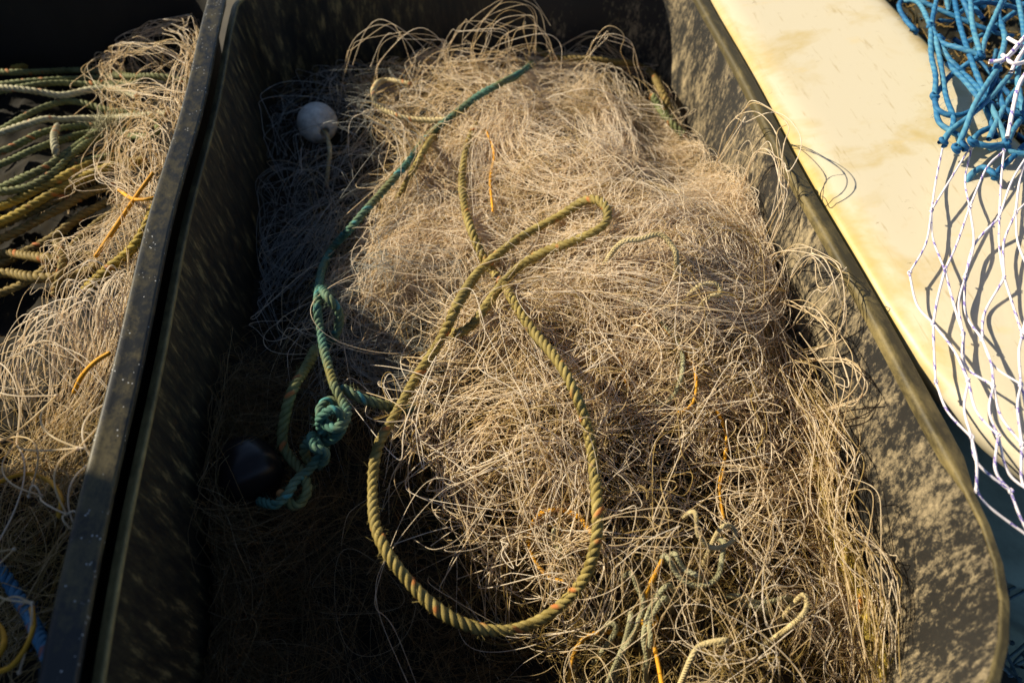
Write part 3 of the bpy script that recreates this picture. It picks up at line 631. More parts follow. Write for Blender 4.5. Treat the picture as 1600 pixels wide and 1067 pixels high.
# thin braided cords
def cord(pts, label, r=0.0036, mat='cord', dz=0.03):
    Gp = G_(pts, dz); Gp[0, 2] -= 0.07; Gp[-1, 2] -= 0.07
    o = rope_mesh(Gp, r * 0.8, M[mat], 'braided_cord', fuzz=60, braid=True, fleck=False, step=0.45, pitch=5.5)
    tag(o, label, 'cord')
cord([(1040, 838), (1042, 868), (1056, 893), (1078, 912), (1103, 914), (1122, 900), (1128, 872), (1130, 845), (1128, 800, .01)], 'outer grey green braided cord of the curled pair in the lower right tangle')
cord([(1052, 838), (1055, 864), (1068, 888), (1090, 902), (1112, 890)], 'inner grey green braided cord of the curled pair in the lower right tangle')
cord([(1075, 902), (1045, 915), (1022, 940), (1010, 968), (1006, 1000), (1011, 1032, .01), (1016, 1075, .0)], 'braided cord tied with an orange twine below the curled cords')
cord([(1068, 918), (1040, 932), (1025, 950), (1014, 975), (1016, 1005), (1015, 1040, .0)], 'second braided cord caught in the orange twine tie', )
cord([(980, 866), (985, 895), (996, 918), (1005, 945), (988, 990), (972, 1025), (950, 1080)], 'braided cord slanting down to the lower frame edge left of the orange tie')
cord([(992, 925), (986, 960), (976, 1000), (962, 1035), (945, 1070)], 'thin braided cord close beside the slanting one', )
cord([(1128, 905, .01), (1150, 930, .01), (1190, 942, .01), (1230, 934, .01), (1262, 905, .01)], 'dark braided cord sagging in the shaded pocket by the wall')
cord([(1135, 920, .005), (1160, 944, .005), (1195, 954, .005), (1240, 946, .005)], 'lower dark braided cord sagging in the shaded pocket')
cord([(880, 812), (867, 825), (864, 845), (876, 862), (895, 858)], 'small curl of braided cord inside the orange twine ring')
cord([(930, 985), (948, 976), (962, 985), (930, 1010)], 'stub of braided cord beside the orange twine near the rope loop')
cord([(960, 480), (985, 470), (1020, 490), (1062, 540), (1064, 590), (1040, 630), (1000, 630), (960, 600)], 'pale braided cord looping through the middle of the cream net', dz=0.02)
cord([(930, 394), (965, 384), (1000, 374), (1030, 366), (1048, 382), (1057, 410), (1058, 432)], 'tan cord bent across the right cream mound', 0.0042, 'rope_tan', 0.035)
cord([(1060, 440), (1085, 452), (1110, 442), (1124, 448), (1124, 462), (1105, 468), (1078, 464)], 'tan cord hairpin at the lower right of the cream mound', 0.0036, 'rope_tan', 0.035)
cord([(1082, 765), (1085, 800), (1090, 836), (1112, 856), (1138, 850), (1150, 836), (1142, 822), (1124, 828), (1116, 842)], 'tan cord with a small round eye above the curled cords', 0.0030, 'rope_tan', 0.06)
cord([(1235, 942), (1252, 930), (1260, 946), (1246, 968), (1216, 974)], 'tan cord hook at the right end of the shaded pocket', 0.0034, 'rope_tan', 0.05)
cord([(1060, 1075), (1078, 1030), (1095, 1008), (1135, 1000), (1138, 975)], 'tan cord arching up from the lower frame edge', 0.0038, 'rope_tan', 0.04)
# orange twines
def twine(pts, label, r=0.0021, Hf=H, dz=0.03):
    o = line_mesh(guide(pts, Hf, dz), r, M['orange'], 'orange_twine'); tag(o, label, 'twine'); return o
twine([(924, 832), (905, 808), (880, 797), (850, 799), (830, 820), (826, 850), (838, 880), (858, 900), (880, 908)], 'orange twine ring lying inside the wide rope loop', 0.0026, dz=0.04)
o = twine([(1034, 876), (1022, 900), (1008, 930), (1005, 952), (1012, 966), (1020, 1000), (1028, 1035), (1036, 1080)], 'orange twine knotted round the braided cords', 0.0026, dz=0.045)
kb = Tubes(); kc = P(1013, 968, H, 0.04)
kb.add((kc + np.c_[0.0085 * np.cos(np.linspace(0, 6 * PI, 60)), 0.0085 * np.sin(np.linspace(0, 6 * PI, 60)), np.linspace(-0.006, 0.006, 60)])[None], 0.0024, 0.0, 6); kb.build('knot', M['orange'], o)
twine([(888, 1062), (897, 1020), (915, 995), (940, 987), (970, 990)], 'orange twine hooked over a cord stub right of the rope loop', 0.0026)
twine([(930, 455), (965, 500), (1000, 545), (970, 555)], 'faint orange twine threaded through the cream heap', 0.0018, dz=0.02)
twine([(1000, 480), (1055, 530), (1082, 570), (1088, 605), (1078, 635), (1045, 646), (1008, 634), (980, 600), (968, 560)], 'orange twine loop in the net between rope loop and wall', 0.0020, dz=0.035)
twine([(1120, 640), (1135, 680), (1130, 730), (1124, 765), (1130, 810)], 'orange twine hanging straight down above the braided cords', 0.0022, dz=0.03)
twine([(760, 205), (772, 240), (766, 280), (770, 330)], 'yellow orange twine on the left flank of the top mound', 0.0020, dz=0.035)

# ------------------------------------------------------------------ floats
def lathe(name, prof, mat, parent, axis, cen, n=40):
    axis = np.array(axis, float); axis /= np.linalg.norm(axis)
    u = np.cross(axis, [0.3, 0.2, 1]); u /= np.linalg.norm(u); w = np.cross(axis, u)
    a = np.arange(n) * 2 * PI / n
    rings = [np.array(cen) + axis * h + r * (np.cos(a)[:, None] * u + np.sin(a)[:, None] * w) for r, h in prof]
    V, F = loft(rings); return link_quads(name, V, F, mat, parent)
fc = P(496, 192, H, 0.07); fl = empty('ball_float', fc); bpy.context.view_layer.update()
tag(fl, 'white ball float with a hole through it in the dark back left of the tub', 'float')
R = 0.036; hole = 0.0085; pr = []
a0 = math.asin(hole / R)
for t in np.linspace(a0, PI - a0, 22): pr.append((R * math.sin(t), R * math.cos(t)))
pr = [(hole * 0.9, -R * 0.5)] and [(hole, z) for z in (-R * 0.8,)] and pr
full = [(hole * 0.85, 0.0), (hole * 0.9, R * 0.75), (hole * 1.05, R * math.cos(a0) - 0.001)] + pr + [(hole * 1.05, -R * math.cos(a0) + 0.001), (hole * 0.9, -R * 0.75), (hole * 0.85, 0.0)]
ax = (CC - fc); ax = ax / np.linalg.norm(ax); ax = norm(ax * 0.75 + CR * 0.45 - CU * 0.55)
lathe('ball', full, M['float_white'], fl, ax, fc)
rope_mesh(np.array([fc - ax * 0.02, fc + ax * 0.02, fc + ax * 0.042, fc + ax * 0.05 - CU * 0.012, P(516, 235, H, .05), P(513, 262, H, .03), P(510, 290, H, .01)]), 0.0036, M['rope_tan'], 'line', fl, fuzz=80, fleck=False)
bc = P(390, 742, H, 0.035); bf = empty('round_float', bc); bpy.context.view_layer.update()
tag(bf, 'glossy black round float half sunk in the shade beside the knotted rope', 'float')
prof = [(0.002, -0.045), (0.02, -0.043), (0.033, -0.034), (0.039, -0.018), (0.040, 0.0), (0.0400, 0.006), (0.0385, 0.012), (0.0372, 0.0135), (0.0365, 0.0145), (0.034, 0.020), (0.028, 0.0255), (0.018, 0.029), (0.008, 0.0305), (0.001, 0.031)]
lathe('shell', prof, M['black_gloss'], bf, norm(np.array([0.42, -0.85, 0.10])), bc)

# ------------------------------------------------------------------ left tub: ropes and nets
def GL(pts, dz=0.02): return guide(pts, HL, dz)
netl = empty('fishing_net', (-0.5, 0.9, -0.25)); bpy.context.view_layer.update()
tag(netl, 'cream netting looped along the wall of the left tub over the coiled ropes', 'fishing net')
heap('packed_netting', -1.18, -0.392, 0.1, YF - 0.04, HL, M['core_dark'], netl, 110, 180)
tb = Tubes(); kl = dict(Hf=HL, cl=clampL)
for q, n in (([(310, 60, .06), (250, 35, .06), (200, 60, .05), (190, 120, .03)], 10), ([(300, 100, .05), (230, 70, .06), (175, 90, .05), (170, 160, .03)], 12), ([(290, 40, .06), (240, 5, .06), (215, 20, .05), (240, 60, .04)], 10), ([(285, 150, .05), (220, 130, .06), (160, 140, .05), (155, 180, .03)], 10),
             ([(270, 180, .05), (200, 160, .05), (150, 110, .05), (200, 75, .05), (280, 80, .05)], 10), ([(300, 50, .04), (285, 120, .04), (275, 190, .03)], 20), ([(262, 290, .04), (250, 225, .05), (210, 195, .06), (180, 230, .05), (185, 300, .03)], 16),
             ([(245, 330, .03), (200, 290, .05), (170, 240, .05), (175, 190, .04)], 10), ([(250, 250, .03), (240, 310, .03), (225, 380, .03)], 18)):
    pbund(tb, q, n, 0.012, 0.012, 0.045, 0.03, tone=(0.8, 0.15), slack=0.25, r=0.001, **kl)
fill(tb, [(215, 10), (325, 0), (290, 180), (240, 360), (190, 330), (190, 200), (190, 110)], 26, nl=(4, 8), length=(0.06, 0.16), dz=(0.0, 0.035), tone=(0.7, 0.2), slack=(0.3, 0.6), **kl)
fill(tb, [(110, 400), (160, 310), (240, 290), (225, 410), (150, 420)], 18, nl=(6, 12), length=(0.05, 0.14), w=(0.004, 0.012), dz=(0.0, 0.04), tone=(0.85, 0.15), slack=(0.2, 0.5), r=(0.0006, 0.0009), **kl)
for k in range(9):      # the row of tall loops
    x = 20 + k * 20
    pbund(tb, [(x - 10, 640 - k * 6, .01), (x + 4, 560 - k * 8, .04), (x + 22, 500 - k * 9, .07), (x + 50, 470 - k * 7, .075), (x + 76, 500 - k * 6, .05), (x + 74, 570 - k * 8, .015)], 6, 0.009, 0.010, 0.05, tone=(0.97, 0.05), slack=0.12, r=0.0012, **kl)
pbund(tb, [(-20, 570, .05), (60, 530, .06), (120, 545, .06), (180, 610, .03)], 8, 0.014, 0.01, 0.06, tone=(0.8, 0.15), slack=0.15, **kl)
fill(tb, [(-10, 600), (90, 640), (200, 560), (225, 430), (205, 420), (180, 640), (110, 720), (0, 720)], 9, nl=(8, 16), length=(0.08, 0.2), w=(0.004, 0.014), dz=(0.0, 0.018), tone=(0.6, 0.25), slack=(0.1, 0.35), r=(0.0003, 0.0007), **kl)
for dx in (0, 14, 28):
    pbund(tb, [(212 - dx * .6, 440, .03), (195 - dx, 520, .03), (172 - dx, 590, .03), (140 - dx, 650, .02), (90 - dx, 690, .01)], 16, 0.007, 0.008, 0.05, tone=(0.75, 0.2), slack=0.1, r=0.0005, **kl)
tb.build('strands', M['strand'], netl)

coarse = empty('coarse_net', (-0.5, 0.5, -0.15)); bpy.context.view_layer.update()
tag(coarse, 'loose wide-meshed netting with pale knots in the shaded near end of the left tub', 'fishing net')
tb = Tubes()
KN = {k: P(x, y, HL, d) for k, (x, y, d) in dict(a=(-10, 560, .08), b=(88, 618, .09), c=(26, 692, .07), d=(122, 700, .08), e=(167, 629, .06), f=(-10, 690, .07), g=(65, 775, .07), h=(104, 803, .06), i=(-10, 860, .08), j=(50, 942, .08), k=(22, 858, .09), l=(123, 835, .05), m=(145, 720, .05), n=(45, 775, .08), o=(-20, 1000, .08), p=(30, 1050, .05)).items()}
for a, b, bow in ('ab.3', 'bd.2', 'cd.1', 'fc.1', 'ac-.2', 'de.25', 'cg.2', 'gh.1', 'hd-.25', 'ik.3', 'kj.3', 'jo.3', 'hl.2', 'lm-.2', 'me-.2', 'gn.4', 'nf.3', 'jp-.2', 'bf-.3', 'dm.3', 'lh.5', 'ci-.2') and [(q[0], q[1], float(q[2:])) for q in ('ab.3', 'bd.2', 'cd.1', 'fc.1', 'ac-.2', 'de.25', 'cg.2', 'gh.1', 'hd-.25', 'ik.3', 'kj.3', 'jo.3', 'hl.2', 'lm-.2', 'me-.2', 'gn.4', 'nf.3', 'jp-.2', 'bf-.3', 'dm.3', 'lh.5', 'ci-.2')]:
    A, B = KN[a], KN[b]; d = B - A; pn = norm(np.cross(d, [0, 0, 1.0])); Mi = 0.5 * (A + B) + pn * bow * np.linalg.norm(d) * 0.8 + np.array([0, 0, 0.012])
    C = catmull(np.array([A, 0.5 * (A + Mi) + (Mi - 0.5 * (A + B)) * 0.25, Mi, 0.5 * (B + Mi) + (Mi - 0.5 * (A + B)) * 0.25, B]), 6)
    tb.add(C[None], 0.0010, rng.uniform(0.5, 0.9), 5)
for v in KN.values(): tb.ball(v, 0.0022, 0.8)
fill(tb, [(0, 720), (140, 720), (100, 900), (60, 1066), (0, 1066)], 45, nl=(4, 8), dz=(0.0, 0.03), tone=(0.3, 0.2), slack=(0.3, 0.6), r=(0.0005, 0.0008), **kl)
tb.build('strands', M['strand'], coarse)

def ropeL(pts, r, mat, label, dz=0.02, fuzz=300, **k):
    o = rope_mesh(GL(pts, dz), r * 0.74, M[mat], 'rope', fuzz=fuzz, **k); tag(o, label, 'rope'); return o
ropeL([(300, 132, .0), (230, 120), (150, 122), (60, 126), (-30, 134), (-60, 118), (20, 115), (110, 110), (190, 116), (215, 128), (140, 131), (50, 133), (-30, 148), (-110, 160), (-120, 215), (-40, 222), (30, 186), (75, 165), (115, 158), (170, 172), (235, 185, .0), (240, 215, .0), (150, 206), (60, 232), (-10, 262), (-90, 280), (-100, 250), (0, 236), (70, 206), (140, 196), (220, 205, .0)], 0.0078, 'rope_green', 'dark olive green rope of the coil nearest the back of the left tub', 0.03)
ropeL([(215, 152), (175, 138), (140, 140), (95, 150), (50, 143), (5, 138), (-60, 145), (-130, 190), (-90, 240), (-20, 215), (60, 188), (100, 188), (150, 186), (205, 182), (262, 178, .0)], 0.0078, 'rope_pale', 'pale rope with orange flecks crossing the coil in the left tub', 0.036)
ropeL([(205, 186, .01), (165, 202), (130, 222), (72, 262), (0, 292), (-90, 330), (-140, 330), (-90, 300), (20, 300), (78, 275), (112, 240), (152, 214), (190, 200, .01)], 0.0085, 'rope_green', 'light green rope in a double run fanning from a frayed tuft', 0.04)
ropeL([(225, 250, .0), (178, 258), (120, 281), (60, 316), (0, 350), (-80, 390), (-150, 380), (-120, 340), (-10, 326), (70, 290), (130, 262), (190, 238, .0)], 0.0095, 'rope_yellow', 'thick mossy yellow rope lowest of the sunlit coil', 0.035)
ropeL([(200, 285, .0), (140, 300), (85, 332), (20, 365), (-60, 400), (-130, 420), (-80, 460), (0, 428), (60, 436), (140, 425, .0), (150, 400, .0), (80, 404), (10, 396), (-70, 420), (-60, 385), (20, 342), (95, 308), (165, 270, .0)], 0.0095, 'rope_brown', 'brown rope in the dark under the thick yellow rope', 0.02)
ropeL([(190, 305, .0), (130, 335), (85, 370), (40, 395), (-20, 420), (-80, 400), (-70, 470), (10, 455), (80, 415), (150, 350), (195, 322, .0)], 0.0090, 'rope_brown', 'brown rope next below in the dark under the yellow rope', 0.008)
ropeL([(20, 108), (60, 101), (110, 99), (155, 98), (190, 94, .0)], 0.0085, 'rope_yellow', 'olive yellow rope end lying topmost against the back of the left tub', 0.02, 120)
ropeL([(90, 196), (86, 215), (88, 240), (92, 256, .0)], 0.0075, 'rope_pale', 'stub of pale rope standing across the coil', 0.045, 80)
ropeL([(60, 300, .02), (105, 262), (140, 250), (172, 243), (205, 232, .0)], 0.0068, 'rope_green', 'thin pale green rope tucked under the double run', 0.028, 120)
ropeL([(130, 452, .01), (165, 424), (195, 402), (220, 375), (236, 345), (246, 320, .0)], 0.0090, 'rope_yellow', 'straw yellow rope rising along the wall between the two cream net bunches', 0.035, 200)
ropeL([(88, 380, .0), (96, 400), (92, 430), (84, 460, .0)], 0.0085, 'rope_brown', 'brown rope standing in the gap left of the straw yellow rope', 0.02, 80)
ropeL([(-20, 862), (0, 890), (20, 918), (40, 950), (58, 985), (76, 1018), (85, 1060)], 0.0085, 'rope_blue', 'faded blue rope in the shaded near end of the left tub', 0.05, 150)
# the frayed tuft of the light green rope
tf = Tubes(); tc = P(162, 200, HL, 0.05)
for _ in range(160):
    dv = norm(rng.normal(size=3) * np.array([1, 1, 0.6]) + np.array([0, 0, 0.4])); ln = rng.uniform(0.012, 0.03)
    tf.add((tc + rng.normal(0, 0.007, 3) + np.array([[0, 0, 0], dv * ln * .5, dv * ln + rng.normal(0, .004, 3)]))[None], 0.0006, 0.0, 3)
o = tf.build('frayed_tuft', M['rope_pale']); tag(o, 'frayed pale tuft of rope fibre in the middle of the coil', 'rope tuft')
twine([(150, 400), (172, 368), (192, 338), (214, 305), (238, 272)], 'orange twine running up through the net by the left tub wall', 0.0032, HL, 0.05)
twine([(186, 297), (205, 310), (225, 312), (248, 308)], 'short orange twine crossing the longer one in the left tub', 0.0026, HL, 0.05)
twine([(116, 612), (128, 588), (148, 566), (170, 552)], 'orange twine peeping out beside the tall net loops', 0.0028, HL, 0.05)
twine([(-20, 765), (10, 748), (45, 740), (78, 752), (96, 780), (92, 806)], 'orange twine arc under the wide-meshed net', 0.0024, HL, 0.06)
twine([(-15, 960), (4, 985), (5, 1010), (-10, 1030)], 'orange twine bend left of the faded blue rope', 0.0026, HL, 0.08)
twine([(-15, 1052), (15, 1042), (38, 1015), (52, 980), (50, 950)], 'orange twine curving across the faded blue rope', 0.0026, HL, 0.07)

# ------------------------------------------------------------------ white tub on the right with blue net
WA, WB = np.array([0.80, 0.026]), np.array([0.535, -0.012])      # top and lower edge of its sloping side (x, z)
WN = np.array([-(WA[1] - WB[1]), 0, WA[0] - WB[0]]); WN /= np.linalg.norm(WN)
def onw(px, py, off):
    d = ray(px, py); p0 = np.array([WA[0], 0, WA[1]]) + WN * off
    return CC + d * (((p0 - CC) @ WN) / (d @ WN))
WX = 0.80
wt = empty('white_tub', (1.25, 0.9, -0.5)); bpy.context.view_layer.update()
tag(wt, 'cream white plastic tub with yellow stains, nets hanging over its side', 'tub')
Rw = lambda g_, z: ringz(rrect(WX - g_, WX + 1.0 + g_, 0.27 - g_, 2.3 + g_, (0.15, 0.15, 0.33 + max(g_, -0.2), 0.15)), z)
def turn(V):
    V = V.copy(); t = np.clip((V[:, 0] - 0.53) / 0.26, 0, 1); V[:, 0] += -0.048 * (V[:, 1] - 1.07) * t; return V
prof = [(0.19, -0.070), (0.230, -0.066), (0.256, -0.056), (0.272, -0.040), (0.2765, -0.024), (0.275, -0.012), (0.264, -0.004), (0.23, 0.002), (0.12, 0.014), (0.03, 0.024), (0.010, 0.026), (-0.004, 0.025), (-0.016, 0.018), (-0.024, 0.004), (-0.03, -0.04), (-0.06, -0.30), (-0.3, -0.31)]
fine = []
for p, q in zip(prof[:-1], prof[1:]):
    k = max(1, int(math.dist(p, q) / 0.02)); fine += [(p[0] + (q[0] - p[0]) * t / k, p[1] + (q[1] - p[1]) * t / k) for t in range(k)]
V, F = loft([Rw(*p) for p in fine + [prof[-1]]]); link_quads('body', turn(warp(V, 0.0025)), F, M['cream'], wt)
V, F = loft([Rw(0.10, -0.515), Rw(0.17, -0.515), Rw(0.185, -0.40), Rw(0.19, -0.39), Rw(0.192, -0.072), Rw(0.10, -0.0715)]); link_quads('lower_body', turn(V), F, M['foot_teal'], wt)

blue = empty('blue_net', (1.0, 1.0, 0.0)); bpy.context.view_layer.update()
tag(blue, 'bright blue thick twine net bunched over the edge of the white tub', 'fishing net')
tb = Tubes()
def B(px, py, z): return at(px, py, z)
KB = dict(a=(1455, 42, .06), b=(1460, 152, .05), c=(1474, 222, .045), d=(1494, 233, .045), e=(1519, 222, .05), f=(1573, 225, .05), g=(1554, 273, .035), h=(1533, 87, .07), i=(1559, 107, .075), j=(1420, -10, .03), k=(1429, 47, .03), l=(1516, -10, .07), m=(1570, -10, .07), n=(1600, 180, .06), o=(1610, 110, .06), p=(1500, 110, .05), q=(1506, 228, .05), r=(1545, 160, .06), s=(1620, 240, .05), t=(1470, 60, .06))
KB = {k: B(*v) for k, v in KB.items()}
def bar(tb, pts, r, tone=0.5, stripes=False, taper=False):
    C = catmull(np.array(pts), 10); n = len(C)
    if stripes:
        C = resample(C, step=0.0022)[0]; n = len(C)
        ph = np.arange(n)[:, None] * 2 * PI / 9.0 + np.arange(6)[None] * 2 * PI / 6 + rng.uniform(0, 6)
        gate = (wob(n, 1.0, 8) > -0.2)[:, None]
        tn = ((np.cos(ph) > 0.55) & gate).astype(float)[None]
    else:
        C = resample(C, step=r * 0.55)[0]; n = len(C)
        ph = np.arange(n)[:, None] * 2 * PI / 7.0 + np.arange(8)[None] * 2 * PI / 8 * 2
        tn = np.clip(tone + wob(n, 0.15, 12)[:, None] + 0.22 * np.cos(ph), 0, 1)[None]
        for _ in range(int(n * 0.5)):
            k_ = rng.integers(0, n); dv = norm(rng.normal(size=3)); e = C[k_] + dv * r * 0.9; tb.add(np.array([e, e + dv * r * .5, e + dv * r * rng.uniform(.7, 1.6) + rng.normal(0, r * .3, 3)])[None], 0.0002, tone, 3)
    rr = r * (1 + wob(n, 0.06, 3)); 
    if taper: rr = rr * np.linspace(1, 1.5, n)
    tb.add(C[None], rr[None], tn, 6 if stripes else 8)
def via(*px): return [B(*p) for p in px]
RB = 0.0039
TW = [[KB['a'], *via((1455, 85, .055), (1462, 120, .055)), KB['b']], [KB['a'], *via((1470, 66, .06), (1500, 76, .068)), KB['h']], [KB['b'], *via((1466, 172, .05), (1490, 181, .05), (1520, 172, .055), (1545, 145, .062)), KB['i']],
      [KB['b'], *via((1466, 188, .045), (1482, 203, .045)), *via((1503, 215, .045))], [KB['c'], *via((1486, 204, .05), (1520, 178, .06), (1548, 152, .065), (1580, 115, .07))], [KB['d'], *via((1508, 203, .055), (1525, 160, .07)), KB['i']],
      [KB['e'], *via((1542, 228, .05)), KB['f']], [KB['e'], *via((1530, 208, .05), (1556, 196, .05))], [KB['f'], *via((1582, 206, .05), (1602, 176, .055))], [KB['g'], *via((1570, 258, .04), (1602, 226, .045))],
      [KB['b'], *via((1480, 124, .045), (1497, 110, .05)), KB['h']], [KB['h'], *via((1520, 40, .07), (1516, -8, .075))], [KB['h'], *via((1542, 55, .07), (1570, -8, .075))], [KB['a'], *via((1460, 15, .06), (1466, -10, .06))], [KB['j'], *via((1405, 8, .03), (1414, 30, .03)), KB['k']],
      [KB['a'], *via((1435, 5, .04), (1412, 2, .03))], [KB['i'], *via((1570, 60, .07), (1560, 20, .07), (1575, -8, .07))], [KB['p'], *via((1480, 88, .055)), KB['a']], [KB['p'], *via((1530, 140, .06)), KB['r']], [KB['r'], *via((1520, 100, .065), (1500, 40, .065), (1490, -8, .065))],
      [KB['f'], *via((1560, 190, .06)), KB['r']], [KB['o'], *via((1580, 150, .06), (1560, 185, .06), (1545, 218, .055))], [KB['n'], *via((1570, 170, .06), (1555, 120, .065))], [KB['s'], *via((1590, 240, .045), (1570, 232, .045), (1545, 232, .045))],
      [KB['c'], *via((1490, 190, .05), (1478, 150, .05), (1470, 100, .055), (1462, 60, .06))], [*via((1590, -8, .07), (1600, 60, .07), (1590, 120, .07)), KB['n']], [*via((1480, 100, .05), (1510, 130, .055), (1540, 170, .055), (1556, 215, .05))]]
for q in TW: bar(tb, q, RB, rng.uniform(0.3, 0.9))
for k, v in KB.items():
    a = rng.uniform(0, 6); t = np.linspace(0, 3.4 * PI, 34)
    tb.add((v + np.c_[np.cos(t + a), np.sin(t + a), np.sin(t * 0.7 + a) * 0.8] * RB * 1.15)[None], RB * 0.75, 0.45, 7)
# the frayed cut end
bar(tb, [KB['g'], *via((1536, 262, .03), (1518, 273, .022), (1508, 290, .012), (1505, 300, .008))], RB * 0.9, 0.55, taper=True)
for _ in range(50):
    b0 = B(1506 + rng.normal(0, 2), 294 + rng.normal(0, 3), 0.010); dv = rng.normal(0, 0.006, 3) + B(1503, 303, 0.0) - B(1506, 294, 0.01)
    tb.add(np.array([b0, b0 + dv * .6, b0 + dv + rng.normal(0, .002, 3)])[None], 0.0005, 0.6, 3)
# the rest of the bunch heaped inside the tub
for _ in range(90):
    c = np.array([rng.uniform(0.88, 1.5), rng.uniform(0.75, 1.9), rng.uniform(-0.06, 0.035)])
    if c[0] < 0.88 + 0: continue
    dv = norm(np.array([rng.normal(), rng.normal(), rng.normal() * 0.2])); ln = rng.uniform(0.06, 0.11); bw = rng.normal(0, 0.02, 3)
    bar(tb, [c - dv * ln, c - dv * ln * .4 + bw, c + dv * ln * .4 + bw, c + dv * ln], RB, rng.uniform(0.2, 0.8))
    tb.ball(c + dv * ln, RB * 1.7, 0.4)
tb.build('twines', M['twine_blue'], blue)
# brown weed and rubbish inside the white tub under the blue net
wd = Tubes()
for _ in range(900):
    c = np.array([rng.uniform(0.86, 1.5), rng.uniform(0.7, 2.0), rng.uniform(-0.10, -0.02)]); dv = norm(rng.normal(size=3) * np.array([1, 1, .4])) * rng.uniform(0.01, 0.04)
    wd.add(np.array([c - dv, c + rng.normal(0, .006, 3), c + dv])[None], rng.uniform(0.0006, 0.0022), 0.0, 4)
o = wd.build('dry_weed', M['leaf']); tag(o, 'brown dry weed and fibre lying under the blue net in the white tub', 'weed', kind='stuff')
V = np.array([[WX + 0.05, 0.1, -0.10], [WX + 0.95, 0.1, -0.10], [WX + 0.95, 2.25, -0.10], [WX + 0.05, 2.25, -0.10]])
xs = np.linspace(WX + 0.052, WX + 0.94, 60); ys = np.linspace(0.12, 2.2, 120); X, Y = np.meshgrid(xs, ys)
Z = -0.10 + 0.02 * np.sin(X * 40 + Y * 13) * np.sin(Y * 33) + rng.normal(0, 0.006, X.shape)
i = (np.arange(119)[:, None] * 60 + np.arange(59)[None]).ravel()
o = link_mesh('packed_netting', np.stack([X, Y, Z], -1).reshape(-1, 3), np.stack([i, i + 1, i + 61, i + 60], 1), M['dark_in'], blue)

# the white net with purple flecks that hangs down the side of the white tub
hang = empty('white_net', (0.78, 0.8, -0.1)); bpy.context.view_layer.update()
tag(hang, 'white knotted net with purple flecks hanging down the side of the white tub', 'fishing net')
tb = Tubes()
rows = [(226, 1474, 46, .0), (325, 1446, 46, .5), (425, 1430, 46, .0), (510, 1440, 46, .5), (595, 1466, 44, .0), (690, 1494, 44, .5), (775, 1530, 44, .0), (850, 1590, 44, .5)]
KW = {}
for ri, (py, x0, sp, sh) in enumerate(rows):
    for c in range(8):
        px = x0 + sp * c + (sp * 0.35 if sh else 0) + rng.normal(0, 5); yy = py + rng.normal(0, 9) + c * 4
        out = 0.02 + 0.02 * abs(math.sin(ri * 0.9 + c * 0.5))
        KW[ri, c] = onw(px, yy, 0.010 + out * 0.5) if ri < 5 else at(px, yy, 0.018 - 0.022 * (ri - 5))
RW = 0.0014
TIED = set()
for (ri, c), v in KW.items():
    for dc in ((0, 1) if ri % 2 else (-1, 0)):
        if (ri + 1, c + dc) in KW and True:
            w = KW[ri + 1, c + dc]
            if np.linalg.norm(w - v) < 0.35:
                TIED |= {(ri, c), (ri + 1, c + dc)}; m = 0.5 * (v + w) + rng.normal(0, 0.0045, 3) + np.array([-0.003, 0, 0])
                bar(tb, [v, m, w], RW * rng.uniform(0.85, 1.1), stripes=True)
    if (ri, c) not in TIED: continue
    a = rng.uniform(0, 6); t = np.linspace(0, 3.2 * PI, 26)
    tn = (rng.random(26) > 0.7).astype(float)
    tb.add((v + np.c_[np.cos(t + a) * .8, np.sin(t + a), np.cos(t * 0.6 + a)] * RW * 1.25)[None], RW * 0.9, tn[None], 6)
# white strands that rise over the blue bunch at the right edge
tb.build('twines', M['twine_white'], hang); tb = Tubes()
for q in ([(1545, 97, .085), (1570, 92, .09), (1600, 60, .095)], [(1560, 100, .08), (1585, 80, .09), (1610, 45, .09)], [(1580, 112, .085), (1592, 90, .09), (1606, 70, .09)], [(1574, 215, .06), (1590, 140, .08), (1606, 110, .085)], [(1575, 60, .085), (1600, 75, .09), (1615, 90, .09)], [(1566, 86, .09), (1584, 100, .09), (1606, 96, .09)]):
    bar(tb, via(*q), 0.0030, stripes=True)
tb.build('loose_strands', M['twine_white'], hang)

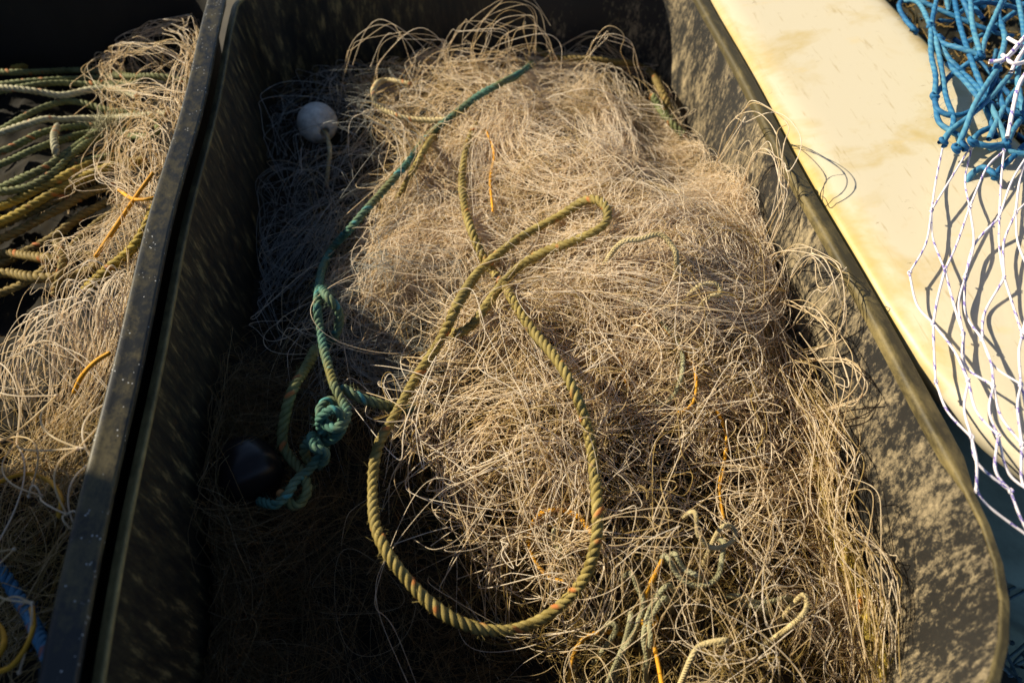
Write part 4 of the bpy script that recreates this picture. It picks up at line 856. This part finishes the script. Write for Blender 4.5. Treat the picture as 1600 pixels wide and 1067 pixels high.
# the dark blue net down in the gap
dn = empty('dark_net', (0.72, 0.4, -0.45)); bpy.context.view_layer.update()
tag(dn, 'dark blue net lying low in the gap between the two tubs', 'fishing net')
tb = Tubes()
def G2(px, py, z): return at(px, py, z)
for _ in range(34):
    px, py = rng.uniform(1545, 1660), rng.uniform(770, 1060); c = G2(px, py, rng.uniform(-0.42, -0.30))
    dv = norm(np.array([rng.normal(), rng.normal(), rng.normal() * 0.4])) * rng.uniform(0.03, 0.07); bw = rng.normal(0, 0.018, 3)
    bar(tb, [c - dv, c - dv * .4 + bw, c + dv * .4 + bw, c + dv], 0.0018, rng.uniform(0.1, 0.9)); tb.ball(c + dv, 0.0036, 0.3)
tb.build('twines', M['twine_dark'], dn)

# ------------------------------------------------------------------ light
SUNH = np.array([0.883, -0.469]); EL = math.radians(32)
w = bpy.data.worlds.new('World'); S.world = w; w.use_nodes = True
nt = w.node_tree; bg = nt.nodes['Background']
sky = nt.nodes.new('ShaderNodeTexSky'); sky.sky_type = 'NISHITA'; sky.sun_disc = False
sky.air_density = 0.6; sky.dust_density = 0.3; sky.sun_elevation = EL; sky.sun_rotation = math.atan2(-SUNH[0], -SUNH[1])
nt.links.new(sky.outputs[0], bg.inputs['Color']); bg.inputs['Strength'].default_value = 0.08
ld = bpy.data.lights.new('sun', 'SUN'); ld.energy = 5.0; ld.angle = math.radians(0.6); ld.color = (1.0, 0.88, 0.66)
lo = bpy.data.objects.new('sun', ld); COL.objects.link(lo)
from mathutils import Vector, Matrix
dvec = Vector((SUNH[0] * math.cos(EL), SUNH[1] * math.cos(EL), -math.sin(EL)))
lo.rotation_euler = dvec.to_track_quat('-Z', 'Y').to_euler(); lo.location = (-3, 2, 4)

cd = bpy.data.cameras.new('camera'); cam = bpy.data.objects.new('camera', cd); COL.objects.link(cam)
cd.sensor_width = 36; cd.lens = FPX * 36 / 1600; cd.clip_start = 0.02; cd.clip_end = 100
mt = Matrix([[CR[0], CU[0], -CF[0], CC[0]], [CR[1], CU[1], -CF[1], CC[1]], [CR[2], CU[2], -CF[2], CC[2]], [0, 0, 0, 1]])
cam.matrix_world = mt
cd.dof.use_dof = True; cd.dof.focus_distance = 1.02; cd.dof.aperture_fstop = 3.5
S.camera = cam
S.cycles.diffuse_bounces = 7; S.cycles.max_bounces = 14
S.view_settings.view_transform = 'Standard'; S.view_settings.look = 'None'
S.view_settings.exposure = 0.75; S.view_settings.gamma = 1; S.view_settings.use_curve_mapping = False
